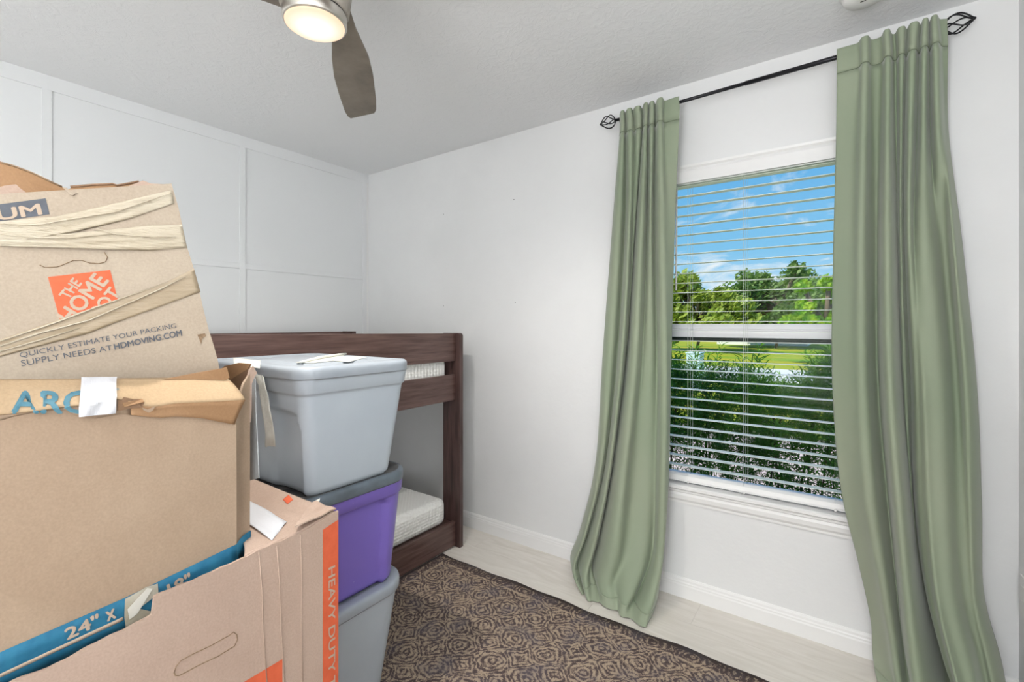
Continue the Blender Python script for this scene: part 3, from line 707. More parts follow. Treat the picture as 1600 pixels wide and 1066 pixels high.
rowsR = [
 (2.337, [(1307.5, 2.212), (1325, 2.212), (1341, 2.21), (1352, 2.15), (1361, 2.215), (1370, 2.225), (1378, 2.21), (1386, 2.145), (1393, 2.22), (1399, 2.23), (1409, 2.165), (1417, 2.22), (1428, 2.155), (1439, 2.215), (1446, 2.15), (1452.5, 2.215), (1460, 2.145), (1467.5, 2.21), (1474, 2.225), (1480, 2.235)]),
 (2.317, [(1307.5, 2.207), (1325, 2.206), (1341, 2.205), (1352, 2.15), (1361, 2.21), (1370, 2.22), (1378, 2.205), (1386, 2.146), (1393, 2.215), (1399, 2.225), (1409, 2.166), (1417, 2.22), (1428, 2.157), (1439, 2.213), (1446, 2.15), (1452.5, 2.213), (1460, 2.145), (1467.5, 2.208), (1474, 2.222), (1480, 2.23)]),
 (2.242, [(1307.5, 2.207), (1325, 2.205), (1342, 2.20), (1352, 2.15), (1361, 2.215), (1371, 2.228), (1379, 2.21), (1388, 2.15), (1395, 2.225), (1401, 2.235), (1409, 2.17), (1416, 2.235), (1426, 2.155), (1436, 2.235), (1445, 2.15), (1452.5, 2.235), (1462, 2.145), (1471, 2.21), (1476, 2.225), (1481, 2.235)]),
 (1.98, [(1306, 2.207), (1322, 2.20), (1337, 2.19), (1350, 2.145), (1360, 2.21), (1370, 2.232), (1377, 2.21), (1387, 2.14), (1396, 2.22), (1402, 2.24), (1408, 2.18), (1413, 2.24), (1422, 2.15), (1433, 2.235), (1443, 2.15), (1454, 2.24), (1465, 2.145), (1476, 2.20), (1480, 2.22), (1482, 2.235)]),
 (1.60, [(1302, 2.21), (1318, 2.195), (1334, 2.18), (1346, 2.14), (1358, 2.19), (1369, 2.232), (1374, 2.20), (1386, 2.11), (1399, 2.19), (1403, 2.24), (1407, 2.19), (1413, 2.235), (1420, 2.16), (1428, 2.20), (1444, 2.16), (1462, 2.20), (1476, 2.235), (1488, 2.15), (1496, 2.19), (1502.5, 2.225)]),
 (1.10, [(1300, 2.21), (1315, 2.19), (1333, 2.16), (1348, 2.13), (1360, 2.17), (1371, 2.23), (1377, 2.18), (1390, 2.08), (1405, 2.17), (1409, 2.235), (1413, 2.20), (1422.5, 2.25), (1430, 2.16), (1442, 2.13), (1462, 2.14), (1482, 2.18), (1494, 2.215), (1506, 2.15), (1518, 2.17), (1526, 2.22)]),
 (.68, [(1313, 2.20), (1328, 2.18), (1344, 2.14), (1360, 2.11), (1374, 2.16), (1386, 2.22), (1391, 2.16), (1404, 2.05), (1419, 2.13), (1423, 2.22), (1425, 2.22), (1428, 2.25), (1435, 2.13), (1450, 2.09), (1470, 2.10), (1490, 2.14), (1503, 2.16), (1515, 2.13), (1526, 2.16), (1534, 2.21)]),
 (.40, [(1341, 2.20), (1352, 2.18), (1366, 2.14), (1380, 2.10), (1391, 2.14), (1399, 2.18), (1403, 2.13), (1417, 2.02), (1433, 2.10), (1438, 2.20), (1440, 2.22), (1442, 2.24), (1449, 2.10), (1464, 2.04), (1482, 2.06), (1500, 2.10), (1512, 2.13), (1523, 2.12), (1532, 2.15), (1537, 2.20)]),
 (.20, [(1360, 2.20), (1370, 2.18), (1383, 2.14), (1395, 2.09), (1404, 2.12), (1409, 2.16), (1413, 2.10), (1428, 1.99), (1448, 2.06), (1459, 2.18), (1463, 2.22), (1467, 2.22), (1476, 2.06), (1492, 1.98), (1508, 2.02), (1524, 2.04), (1534, 2.12), (1545, 2.10), (1556, 2.12), (1564, 2.18)]),
 (.085, [(1363, 2.20), (1376, 2.18), (1392, 2.13), (1404, 2.06), (1412, 2.09), (1419, 2.12), (1424, 2.06), (1440, 1.95), (1462, 2.03), (1471, 2.16), (1482, 2.22), (1492, 2.20), (1502, 2.02), (1514, 1.93), (1526, 1.98), (1540, 2.00), (1550, 2.08), (1558, 2.06), (1570, 2.10), (1574.5, 2.16)]),
 (.035, [(1366, 2.18), (1382, 2.14), (1400, 2.08), (1412, 2.01), (1420, 2.04), (1427, 2.06), (1434, 2.00), (1448, 1.91), (1466, 2.00), (1476, 2.14), (1490, 2.20), (1504, 2.16), (1514, 1.97), (1524, 1.89), (1534, 1.94), (1546, 1.97), (1556, 2.03), (1564, 2.02), (1571, 2.06), (1573, 2.12)]),
 (.005, [(1372, 2.13), (1388, 2.09), (1404, 2.03), (1416, 1.97), (1424, 1.99), (1432, 2.00), (1440, 1.96), (1452, 1.88), (1468, 1.97), (1480, 2.10), (1494, 2.15), (1508, 2.11), (1518, 1.94), (1528, 1.87), (1538, 1.91), (1548, 1.94), (1558, 1.98), (1564, 1.98), (1569, 2.02), (1572, 2.08)]),
]
curtain('curtain', flatten(widen(rowsR, (3, 7, 10, 12, 14, 16))), 'wide sage green curtain right of the window, nearest the right wall corner', [('rod_pocket', 0, 2, .0022), ('curtain_panel', 2, 10, .0014), ('bottom_hem', 10, 11, .0024)])

# ================================================================ rug
RX0, RX1, RY0, RY1 = -1.838, .32, -1.2, 1.915
RUG_HALF = ((RX1 - RX0) / 2, (RY1 - RY0) / 2)
M['rug'] = mk_rug()
rc = Vector(((RX0 + RX1) / 2, (RY0 + RY1) / 2, 0))
def rugf(u, v):
    x = lerp(RX0, RX1, u); y = lerp(RY0, RY1, v)
    y += (.006 * math.sin(x * 9) + .004 * math.sin(x * 23 + 1)) * v
    return Vector((x, y, .0055 + .0012 * math.sin(x * 11 + y * 3) * (v > .9)))
rg = grid('area_rug', rugf, 60, 60, M['rug'], None, True, .0045, 1)
tag(rg, 'brown and tan area rug with a worn diamond pattern on the pale plank floor', 'rug')
# put its origin in the centre (pattern follows it)
dlt = rc - rg.location; dlt.z = 0
rg.location += dlt
for v in rg.data.vertices: v.co -= dlt

# ================================================================ bunk bed
BF, BK, BY1, BY0 = -1.809, -2.945, 2.06, .01
bed = empty('bunk_bed', ((BF + BK) / 2, (BY0 + BY1) / 2, 0), 'low dark brown wooden bunk bed against the panelled wall behind the totes', 'bed')
def post(x0, x1, y0, y1, rnd):
    """upright plank with one rounded top corner"""
    z1 = 1.246; r = .018; V = []; pts = [(x0, .0), (x1, .0)]
    if rnd > 0: pts += [(x1 - r + r * math.sin(a), z1 - r + r * math.cos(a)) for a in [R(90 - 15 * k) for k in range(7)]] + [(x0, z1)]
    else: pts += [(x1, z1)] + [(x0 + r - r * math.sin(a), z1 - r + r * math.cos(a)) for a in [R(15 * k) for k in range(7)]]
    n = len(pts)
    V = [(x, y0, z) for x, z in pts] + [(x, y1, z) for x, z in pts]
    F = [tuple(range(n)), tuple(range(2 * n - 1, n - 1, -1))] + [(i, n + i, n + (i + 1) % n, (i + 1) % n) for i in range(n)]
    mesh_obj('post', V, F, M['woodv'], bed, bevel=.003)
for (y0, y1) in ((2.032, 2.062), (BY0, BY0 + .03)):
    post(-1.942, BF, y0, y1, 1); post(BK, BK + .133, y0, y1, -1)
ya, yb = BY0 + .03, 2.032
RF = -1.842
gv = boxv((RF - .024, ya, 1.084), (RF, yb, 1.244)); gv = [(x, y, z + (.030 * (yb - y) / (yb - ya) if z > 1.1 else .01 * (yb - y) / (yb - ya))) for x, y, z in gv]
mesh_obj('guard_rail', gv, BOXF, M['wood'], bed, bevel=.003)
box('side_rail', (RF - .024, ya, .856), (RF, yb, 1.006), M['wood'], bed, .003)
box('side_rail', (RF - .024, ya, .009), (RF, yb, .150), M['wood'], bed, .003)
for z0, z1 in ((1.084, 1.244), (.856, 1.006), (.012, .150)):
    box('back_rail', (BK + .005, ya, z0), (BK + .029, yb, z1), M['wood'], bed, .003)
for (y0, y1) in ((yb - .022, yb), (ya, ya + .022)):
    for z0, z1 in ((1.06, 1.2), (.86, .99), (.02, .15)):
        box('end_rail', (BK + .133, y0, z0), (-1.942, y1, z1), M['woodv'], bed, .003)
box('upper_deck', (BK + .03, ya, .915), (RF - .0245, yb, .93), M['wood'], bed)
box('lower_deck', (BK + .03, ya, .125), (RF - .0245, yb, .14), M['wood'], bed)
def mattress(name, x0, x1, y0, y1, z0, z1, label):
    o = mesh_obj(name, boxv((x0, y0, z0), (x1, y1, z1)), BOXF, M['mattress'], None, smooth=True, bevel=.04, bseg=5, org=((x0 + x1) / 2, (y0 + y1) / 2, z0))
    tag(o, label, 'mattress')
mattress('mattress', -2.912, -1.868, .066, 1.992, .93, 1.105, 'white mattress on the upper bunk, seen between the two top rails')
mattress('mattress', -2.912, -1.874, .066, 1.992, .14, .292, 'white quilted mattress on the lower bunk just above the floor')

# ================================================================ storage totes
def rrect(cx, cy, hx, hy, r, seg=10, nl=26):
    """rounded rectangle: list of (x, y, nx, ny)"""
    out = []
    cs = [(cx + hx - r, cy + hy - r, 0), (cx - hx + r, cy + hy - r, 90), (cx - hx + r, cy - hy + r, 180), (cx + hx - r, cy - hy + r, 270)]
    for i, (ax_, ay_, a) in enumerate(cs):
        for k in range(seg + 1):
            t = R(a + 90 * k / seg); out.append((ax_ + r * math.cos(t), ay_ + r * math.sin(t), math.cos(t), math.sin(t)))
        bx_, by_, ba = cs[(i + 1) % 4]
        t = R(a + 90); p0 = (ax_ + r * math.cos(t), ay_ + r * math.sin(t)); p1 = (bx_ + r * math.cos(t), by_ + r * math.sin(t))
        for k in range(1, nl):
            s = k / nl; out.append((lerp(p0[0], p1[0], s), lerp(p0[1], p1[1], s), math.cos(t), math.sin(t)))
    return out
def sstep(a, b, x): t = max(0, min(1, (x - a) / (b - a))); return t * t * (3 - 2 * t)
def tote(label, cx, cy, hx, hy, z0, z1, bodym, lidm, rimm, recess, taper=.05, lipz=.05, cr=.045, lid_over=.013, sag=0, group='stacked plastic storage totes'):
    root = empty('storage_tote', (cx, cy, z0), label, 'tote', group)
    zt = z1 - .028
    zs = [z0 + .0, z0 + .004, z0 + .012] + [lerp(z0 + .02, zt - lipz - .008, k / 40) for k in range(41)] + [zt - lipz - .003, zt - lipz, zt - lipz + .004, zt - .005, zt]
    V = []; F = []
    n = None
    for z_ in zs:
        t = (z_ - z0) / (zt - z0); sx = hx - taper * (1 - t) ** 1.0; sy = hy - taper * (1 - t)
        edge = -.010 * (1 - sstep(z0, z0 + .014, z_))
        lip = .007 * sstep(zt - lipz - .004, zt - lipz + .003, z_)
        ring = rrect(cx, cy, sx, sy, cr)
        n = len(ring)
        for (x, y, nx, ny) in ring:
            off = edge + lip
            for fn in recess: off -= fn(x - cx, y - cy, nx, ny, z_ - z0, zt - z0)
            V.append((x + nx * off, y + ny * off, z_))
    for j in range(len(zs) - 1):
        for i in range(n): F.append((j * n + i, j * n + (i + 1) % n, (j + 1) * n + (i + 1) % n, (j + 1) * n + i))
    F.append(tuple(range(n - 1, -1, -1))); F.append(tuple((len(zs) - 1) * n + i for i in range(n)))
    mesh_obj('tub', V, F, bodym, root, smooth=False, org=(cx, cy, z0))
    for p in root.children[0].data.polygons: p.use_smooth = len(p.vertices) == 4
    # lid : rim + top
    def ringmesh(name, prof, m_, top=True):
        V = []; F = []
        for off, z_ in prof:
            ring = rrect(cx, cy, hx + off, hy + off, max(cr + off + .01, .01))
            nn = len(ring)
            for (x, y, nx, ny) in ring: V.append((x, y, z_ + (sag * (x - cx) / hx)))
        for j in range(len(prof) - 1):
            for i in range(nn): F.append((j * nn + i, j * nn + (i + 1) % nn, (j + 1) * nn + (i + 1) % nn, (j + 1) * nn + i))
        if top: F.append(tuple((len(prof) - 1) * nn + i for i in range(nn)))
        o = mesh_obj(name, V, F, m_, root, org=(cx, cy, z1))
        for p in o.data.polygons: p.use_smooth = len(p.vertices) == 4
        return o
    L = lid_over
    ringmesh('lid_rim', [(.0075, z1 - .034), (L - .002, z1 - .036), (L, z1 - .032), (L, z1 - .012), (L - .002, z1 - .005), (L - .008, z1 - .0005), (L - .016, z1)], rimm, False)
    ringmesh('lid', [(L - .015, z1 - .0002), (L - .032, z1), (L - .040, z1 - .001), (L - .046, z1 - .006), (L - .05, z1 - .007), (-.08, z1 - .006), (-.088, z1 - .001), (-.095, z1 - .0005)], lidm)
    return root
def recA(x, y, nx, ny, z, h):
    """sunk corner panels on the long sides (top grey tote)"""
    s = sstep(.5, .72, abs(ny)); ax_ = abs(x)
    # arched top near the corner
    zt_ = h * .66 - .05 * max(0, (ax_ - .19) / .06) ** 3 if ax_ > .19 else h * .66
    lim = .252 - .042 * (1 - z / h)
    zt_ = h * .70 - (.045 * max(0, (ax_ - lim + .045) / .045) ** 3 if ax_ > lim - .045 else 0)
    return .012 * s * sstep(.06, .066, ax_) * (1 - sstep(zt_ - .003, zt_ + .002, z)) * (1 - sstep(lim, lim + .004, ax_))
def recB(x, y, nx, ny, z, h):
    """one wide sunk panel on each short end and long side"""
    q = abs(y) if abs(nx) > .7 else 9; q2 = abs(x) if abs(ny) > .7 else 9
    a = (1 - sstep(.121, .125, q)) * (1 - sstep(h * .86 - .006, h * .86, z + max(0, (q - .09)) * .6))
    b2 = (1 - sstep(.20, .208, q2)) * (1 - sstep(h * .86 - .006, h * .86, z))
    return .017 * max(a, b2)
tote('grey lidded storage tote at the bottom of the stack on the rug', -1.545, .905, .30, .215, .0105, .430, M['tote_grey'], M['lid_grey'], M['lid_grey'], [], taper=.045, lipz=.010, cr=.08)
tote('purple storage tote with a scuffed black lid in the middle of the stack', -1.522, .905, .292, .214, .430, .806, M['tote_purple'], M['lid_black'], M['lid_rim'], [recB], taper=.026, cr=.07)
tote('grey lidded storage tote with loose white tape on top of the stack', -1.474, .893, .282, .190, .806, 1.183, M['tote_grey'], M['lid_grey'], M['lid_grey'], [recA], taper=.040, cr=.036)
top_tote = [o for o in bpy.data.objects if o.get('label', '').startswith('grey lidded storage tote with loose')][0]
# tape hanging off the lid and over its top
def strip(name, cl, w, m_, parent, thick=.0008, wr=.002, seed=1):
    """ribbon along a centre line of (point, width direction)"""
    rg_ = random.Random(seed); V = []; F = []; n = len(cl); k = 6
    for i, (p, wd, ww) in enumerate(cl):
        for j in range(k + 1):
            s = j / k - .5
            V.append(Vector(p) + Vector(wd).normalized() * (s * ww) + Vector((rg_.uniform(-1, 1), rg_.uniform(-1, 1), rg_.uniform(-1, 1))) * wr)
    for i in range(n - 1):
        for j in range(k): F.append((i * (k + 1) + j, i * (k + 1) + j + 1, (i + 1) * (k + 1) + j + 1, (i + 1) * (k + 1) + j))
    return mesh_obj(name, V, F, m_, parent, smooth=True, thick=thick, offs=0)
ty = .692
def hang(pts, seed):
    cl = []
    for (px0, px1, py, y) in pts:
        a = onY(px0, py, y); b = onY(px1, py, y); cl.append(((a + b) / 2, (b - a), (b - a).length))
    return cl
strip('hanging_tape', hang([(392, 406, 577, .694), (398, 411, 590, .688), (403, 414, 602, .686), (406, 419, 620, .690), (409, 422, 640, .688), (413, 427, 660, .690), (414, 429, 680, .692), (415, 429.5, 698, .694)], 1), 0, M['tape_ivory'], top_tote, wr=.0018, seed=2)
q = [onZ(366, 559, 1.1845), onZ(408, 563, 1.1845), onZ(408, 575, 1.1865), onZ(368, 571, 1.1865)]
grid('lid_tape', lambda u, v: bil([atD(364, 559, 1.42), atD(407, 563.5, 1.36), atD(406, 575.5, 1.235), atD(366, 571, 1.28)], u, v) * 1.0, 6, 3, M['tape_ivory'], top_tote, thick=.0008)
tz = 1.1835
lt = [onZ(*p, tz) for p in [(462, 567), (500, 557), (532, 553.5), (541, 553), (536, 557), (573, 558.5), (545, 566), (520, 564), (490, 567.5)]]
poly('lid_tape', [p + Vector((0, 0, .0012)) for p in lt], M['tape_ivory'], top_tote, .0012, Vector((0, 0, 1)))
tube('rolled_tape', [onZ(470, 566, tz + .004), onZ(500, 559, tz + .006), onZ(530, 554.5, tz + .005), onZ(541, 553, tz + .004)], [.003, .005, .005, .003], M['tape_ivory'], top_tote, 8)

# ================================================================ cardboard boxes
def wall_panel(name, p_of, nu, nv, m_, parent, thick=.005, offs=-1):
    return grid(name, p_of, nu, nv, m_, parent, smooth=False, thick=thick, offs=offs)

# ---- C : tall box with the orange stripe, nearest the totes
XC = -.960
bc = empty('cardboard_box', (-1.2, .30, .0105), 'tall pinkish brown box with an orange stripe, lowest in front beside the totes', 'cardboard box', 'moving boxes')
C_top = [(-.12, .74)] + [tuple(onX(px, py, XC))[1:] for px, py in [(19, 1065), (77, 1045), (140, 1010), (160, 1001), (195, 984), (238, 960)]] + [(onX(240, 957, XC).y + .0008, onX(241, 932, XC).z)] + [tuple(onX(px, py, XC))[1:] for px, py in [(277, 917.5), (355, 884), (400, 862.5), (428, 850), (475, 830.5), (515, 806)]] + [(.655, .866)]
def ctop(y): return piece(C_top, y)
Y0c, Y1c, XBc = -.10, .655, -1.42
nC = Vector((1, 0, 0))
def jag(y, k=1): return .0005 * math.sin(y * 190) + .0006 * math.sin(y * 77 + 2)
def c_front(u, v):
    y = lerp(Y0c, Y1c, u); zt_ = ctop(y) + jag(y)
    # torn notch in the rim
    z_ = lerp(.0105, zt_, v)
    return Vector((XC, y, z_))
wall_panel('front_panel', c_front, 220, 10, M['cardC'], bc)
boxes('side_panel', [((XBc, Y1c - .005, .0105), (XC - .0052, Y1c, .862))], M['cardC'], bc)
boxes('side_panel', [((XBc, Y0c, .0105), (XC - .0052, Y0c + .005, .72))], M['cardC'], bc)
boxes('back_panel', [((XBc, Y0c, .0105), (XBc + .005, Y1c, .80))], M['cardC'], bc)
boxes('bottom_panel', [((XBc + .006, Y0c + .006, .0105), (XC - .006, Y1c - .006, .017))], M['cardC'], bc)
# creases down the front panel and a punched hand hole still closed
for (px, pt_, pb_) in ((405, 862, 1066), (433, 852, 1066), (470, 835, 1066)):
    a = onX(px, pt_, XC + .0012); b = onX(px + 12 if px < 460 else px + 3, pb_, XC + .0012)
    tube('crease', [a + Vector((-.0012, 0, -.002)), lerp(a, b, .3) + Vector((-.0004, .0015, 0)), lerp(a, b, .6) + Vector((-.0006, -.001, 0)), b], .0010, M['cardC'], bc, 6)
hp = [onX(*p, XC + .0004) for p in [(272, 1052), (275, 1042), (282, 1033), (300, 1023), (330, 1009), (357, 994), (365, 988), (370, 992), (371, 1000), (366, 1010), (340, 1026), (310, 1040), (292, 1050), (280, 1056), (274, 1056)]]
tube('hand_hole_cut', hp + [hp[0]], .0009, M['corr'], bc, 5)
# turned-in top flap with the white shipping label
ftop = [onZ(*p, .866) for p in [(386, 744), (430, 759), (492, 785)]] + [onX(524, 797, XC - .004), onX(470, 820, XC - .004), onX(430, 843, XC - .004), onX(395, 860, XC - .004), onX(385, 866, XC - .004)]
f0 = onZ(384, 743, .866); f1 = onZ(496, 787, .866)
f1 = Vector((-1.045, .650, .866)); f0 = Vector((-1.40, .652, .866))
g1 = Vector((XC - .006, .648, .864)); g0 = Vector((XC - .006, .36, .850))
def c_flap(u, v):
    # u along the back edge from left to right corner, v toward the front rim
    back = lerp(Vector((-1.412, .649, .866)), Vector((XC - .006, .649, .866)), u)
    front = lerp(Vector((-1.412, .498, .850)), Vector((XC - .006, .498, .853)), u)
    front.y -= .05 * u ** 5; p = lerp(back, front, v)
    p.z += -.010 * math.sin(math.pi * v) + .004 * math.sin(u * 9 + v * 3) * v + .0035 * math.sin(v * 22 + u * 8) * (1 if u > .7 else .2) - .012 * max(0, v - .6)
    p.z = lerp(p.z, ctop(p.y) - .001, u ** 3)
    return p
grid('top_flap', c_flap, 60, 40, M['cardC'], bc, smooth=True, thick=.003, offs=0)
def flap_pt(px, py, lift=.001):
    # march along the view ray to the flap's surface
    d = ray(px, py); best = None
    for k in range(400):
        t = .9 + k * .002; p = CAM + d * t
        u = (p.x + 1.412) / (XC - .006 + 1.412)
        v = (.649 - p.y) / (.649 - .497)
        s = c_flap(max(0, min(1, u)), max(0, min(1, v)))
        if p.z <= s.z + lift: best = p; break
    return best if best is not None else CAM + d * 1.1
def on_flap(name, pts, m_, lift=.002):
    qv = [flap_pt(*p, lift) for p in pts]
    def fn(u, v):
        p = bil(qv, u, v); p.y = max(p.y, .4985); uu = (p.x + 1.412) / (XC - .006 + 1.412); vv = (.649 - p.y) / (.649 - .497)
        p.z = c_flap(max(0, min(1, uu)), max(0, min(1, vv))).z + lift; return p
    return grid(name, fn, 12, 8, m_, bc, thick=.0006)
on_flap('paper_label', [(380, 778), (448, 816), (425, 845), (380, 812)], M['tape_white'], .0045)
on_flap('small_sticker', [(442, 781), (451, 774), (458, 781), (449, 788)], M['ink_orange'], .003)
# crumpled corner and a scrap of tape standing up from it
def crum(u, v):
    p = bil([Vector((-1.05, .651, .869)), Vector((XC - .003, .651, .871)), Vector((XC - .002, .55, .8655)), Vector((-.995, .58, .864))], u, v)
    p.z += .0025 * math.sin(u * 9 + v * 3) * (1 - u * .7) + .002 * math.sin(v * 11) * (1 - v)
    return p
grid('crumpled_corner', crum, 16, 14, M['cardC'], bc, smooth=False, thick=.003)
poly('tape_scrap', [onY(476, 790, .655), onY(488, 785, .66), onY(500, 779, .668), onY(497, 789, .66), onY(490, 793, .655)], M['tape_ivory'], bc, .001)
# prints
def cx_(px, py): return onX(px, py, XC)
strp = [cx_(502, 829), cx_(526.3, 813), cx_(530, 1110), cx_(506.5, 1120)]
strp[1].y = .6545; strp[2].y = .6545
ybar = (strp[0].y + strp[3].y) / 2
poly('printed_stripe', [p + nC * .0006 for p in (Vector((XC, ybar, strp[0].z)), Vector((XC, .6545, strp[1].z)), Vector((XC, .6545, .18)), Vector((XC, ybar, .18)))], M['ink_orange'], bc, .0002, nC)
# vertical lettering reads downwards
ta = cx_(520.5, 884); tb = cx_(512.5, 889); tcn_ = cx_(525, 1120)
yL = lerp(ybar, .6545, .34); yR = lerp(ybar, .6545, .78)
zA = cx_(516, 886).z
zB_ = zA - .345
text_on('printed_text', 'HEAVY DUTY TALL', [Vector((XC, yR, zA)), Vector((XC, yR, zB_)), Vector((XC, yL, zB_)), Vector((XC, yL, zA))], nC, M['ink_kraft'], bc, .012, .0014)
lg = cx_(441, 1030)
S = .20
poly('printed_logo', [p + nC * .0006 for p in (lg, lg + Vector((0, -S, 0)), lg + Vector((0, -S, -S)), lg + Vector((0, 0, -S)))], M['ink_orange'], bc, .0002, nC)
def lq(o, pts, s): return [o + Vector((0, (u - 1) * s, -v * s)) for u, v in pts]
text_on('printed_text', 'HOME', lq(lg, [(.02, .72), (.62, .03), (.92, .30), (.34, .98)], S), nC, M['ink_kraft'], bc, .028, .0012)
text_on('printed_text', 'THE', lq(lg, [(.12, .38), (.38, .08), (.52, .20), (.26, .50)], S), nC, M['ink_kraft'], bc, .028, .0012)

# ---- B : box with the blue band, sitting in the open top of the tall box
XBB = -1.000
bb = empty('cardboard_box', (-1.22, .16, .66), 'golden brown box with a blue band and bold teal letters, standing inside the tall box', 'cardboard box', 'moving boxes')
def bx(px, py): return onX(px, py, XBB)
btop = [(-60, 658), (0, 657), (15, 651), (50, 643), (72, 639), (100, 640), (112, 643), (122, 652), (150, 653), (190, 646), (225, 650), (250, 652), (275, 650), (312, 652), (337, 657), (369, 663)]
btop3 = [(bx(px, py).y, bx(px, py).z) for px, py in btop]
yL_, yE = -.19, bx(369, 663).y
cor = onX(391, 640, -1.032)
def b_front(u, v):
    y = lerp(yL_, yE, u); zt_ = piece(btop3, y)
    z_ = lerp(.66, zt_, v)
    return Vector((XBB - .002 * (1 - v) + .0025 * math.sin(v * 3.1), y, z_))
wall_panel('front_panel', b_front, 60, 14, M['cardB'], bb)
def b_corner(u, v):
    y = lerp(yE, cor.y, u); x = lerp(XBB, -1.032, u) - .006 * math.sin(math.pi * u)
    zt_ = piece([(0, piece(btop3, yE)), (.25, 1.135), (.6, 1.175), (1, 1.196)], u)
    z_ = lerp(.66, zt_, v)
    return Vector((x - .002 * (1 - v), y, z_))
grid('crushed_corner', b_corner, 8, 16, M['cardB'], bb, smooth=False, thick=.005, offs=-1)
boxes('side_panel', [((-1.40, cor.y - .005, .66), (-1.037, cor.y, 1.15))], M['cardB'], bb)
boxes('side_panel', [((-1.40, yL_, .66), (-1.006, yL_ + .005, 1.03))], M['cardB'], bb)
boxes('back_panel', [((-1.405, yL_, .66), (-1.40, cor.y, 1.02))], M['cardB'], bb)
boxes('bottom_panel', [((-1.40, yL_ + .006, .66), (-1.008, cor.y - .006, .666))], M['cardB'], bb)
# front flap folded up against the box above
fe = [(-60, 650), (0, 648), (15, 647), (60, 642), (100, 636), (125, 634), (182, 623), (222, 635), (242, 636), (275, 630.5), (312, 629), (345, 627.5), (383, 625)]
def fl_front(px):
    py = piece(fe, px); return onX(px, py, XBB + .004 + .010 * sstep(180, 383, px))
def b_flap(u, v):
    px = lerp(-60, 383, u); a = fl_front(px)
    pxb = lerp(-60, 356, u); pyb = piece([(-60, 594.5), (130, 593), (300, 591), (356, 593)], pxb)
    b2 = onX(pxb, pyb, -1.052)
    p = lerp(a, b2, v); p.z += .0035 * math.sin(v * math.pi) ; return p
grid('front_flap', b_flap, 60, 10, M['cardBin'], bb, smooth=True, thick=.003, offs=0)
# lip hanging from the flap's crease back to the front panel
def b_lip(u, v):
    px = lerp(205, 383, u); a = fl_front(px)
    px2 = lerp(205, 366, u); b2 = onX(px2, piece(btop, px2) + 1, XBB + .0035)
    return lerp(a, b2, v) + Vector((-.002 * math.sin(math.pi * v), 0, 0))
grid('flap_lip', b_lip, 24, 4, M['cardbrown'], bb, smooth=True, thick=.003, offs=0)
def b_lip2(u, v):
    px = lerp(-60, 205, u); a = fl_front(px)
    b2 = onX(px, piece(btop, px) + 1, XBB - .001); a.x = XBB + .001
    return lerp(a, b2, v)
grid('flap_crease', b_lip2, 24, 2, M['cardB'], bb, smooth=True, thick=.003, offs=0)
# torn opening beside the tape
nB = Vector((1, 0, 0))
def fpt(px, py, l=.0):
    v = (piece(fe, px) - py) / (piece(fe, px) - 593.0); u = (px + 60) / (443 - 27 * max(0, v))
    if v <= 0: return onX(px, py, fl_front(px).x + l)
    return b_flap(max(0, min(1, u)), min(1, v)) + Vector((.75, 0, .66)) * l
hl = [(184, 624), (190, 626), (192, 623), (206, 626), (219, 627), (225, 632), (222, 637), (205, 638), (192, 641), (184, 642)]
poly('torn_opening', [fpt(*p, .003) for p in hl], M['hole'], bb, .001)
poly('torn_ply', [fpt(*p, .005) for p in [(192, 630), (221, 628), (224, 632), (194, 636)]], M['cardbrown'], bb, .0015)
poly('torn_edge', [onX(*p, XBB + .012) for p in [(222, 637), (231, 640), (243, 635), (238, 642), (232, 645), (224, 641)]], M['cardB'], bb, .002)
def wt(u, v):
    qd = [(126, 593), (181, 592), (181, 646), (123, 652)]
    px = lerp(lerp(qd[0][0], qd[1][0], u), lerp(qd[3][0], qd[2][0], u), v); py = lerp(lerp(qd[0][1], qd[1][1], u), lerp(qd[3][1], qd[2][1], u), v)
    p = fpt(px, py, .006); p.x += .0015 * math.sin(u * 9 + v * 7); return p
grid('white_tape', wt, 14, 14, M['tape_white'], bb, smooth=False, thick=.0008)
def flap_text(st, x0_, x1_, y0_, y1_, bold):
    V, F = text_mesh(st, bold); a = min(v.x for v in V); b = max(v.x for v in V); c = min(v.y for v in V); d = max(v.y for v in V)
    mesh_obj('printed_text', [fpt(lerp(x0_, x1_, (v.x - a) / (b - a)), lerp(y1_, y0_, (v.y - c) / (d - c)), .0026 + v.z) for v in V], F, M['ink_teal'], bb)
flap_text('ARC', 17, 140, 616, 647, .03)
flap_text('*', 181, 186, 609.5, 614, .0)
poly('taped_edge', [onY(*p, .512) for p in [(388, 600), (396, 590), (399, 592), (400, 640), (405, 747), (388, 752)]], mat('grey_tape_edge', (188, 192, 194), .5, (170, 174, 176), 30), bb, .002)
# right-hand flaps standing up, torn
def yy_(px, py, y): return onY(px, py, y)
poly('side_flap', [onX(*p, -1.034) for p in [(371, 622), (378, 604), (386, 590), (389, 578), (395, 572), (401, 583), (397, 589), (393, 600), (392.5, 640), (391, 660), (375, 660)]], M['cardC'], bb, .004)
poly('side_flap', [yy_(*p, .52) for p in [(346, 577), (352, 572), (362, 570), (374, 567), (392, 569), (388, 577), (372, 588), (362, 600), (356, 603), (345, 588)]], M['cardbrown'], bb, .004)
poly('torn_opening', [yy_(*p, .515) for p in [(352, 600), (366, 590), (392, 574), (390, 600), (385, 632), (360, 632)]], M['hole'], bb, .002)
poly('brown_flap', [onX(*p, -1.045) for p in [(255, 593), (300, 584), (345, 576), (354, 574), (358, 590), (352, 594)]], M['cardbrown'], bb, .003)
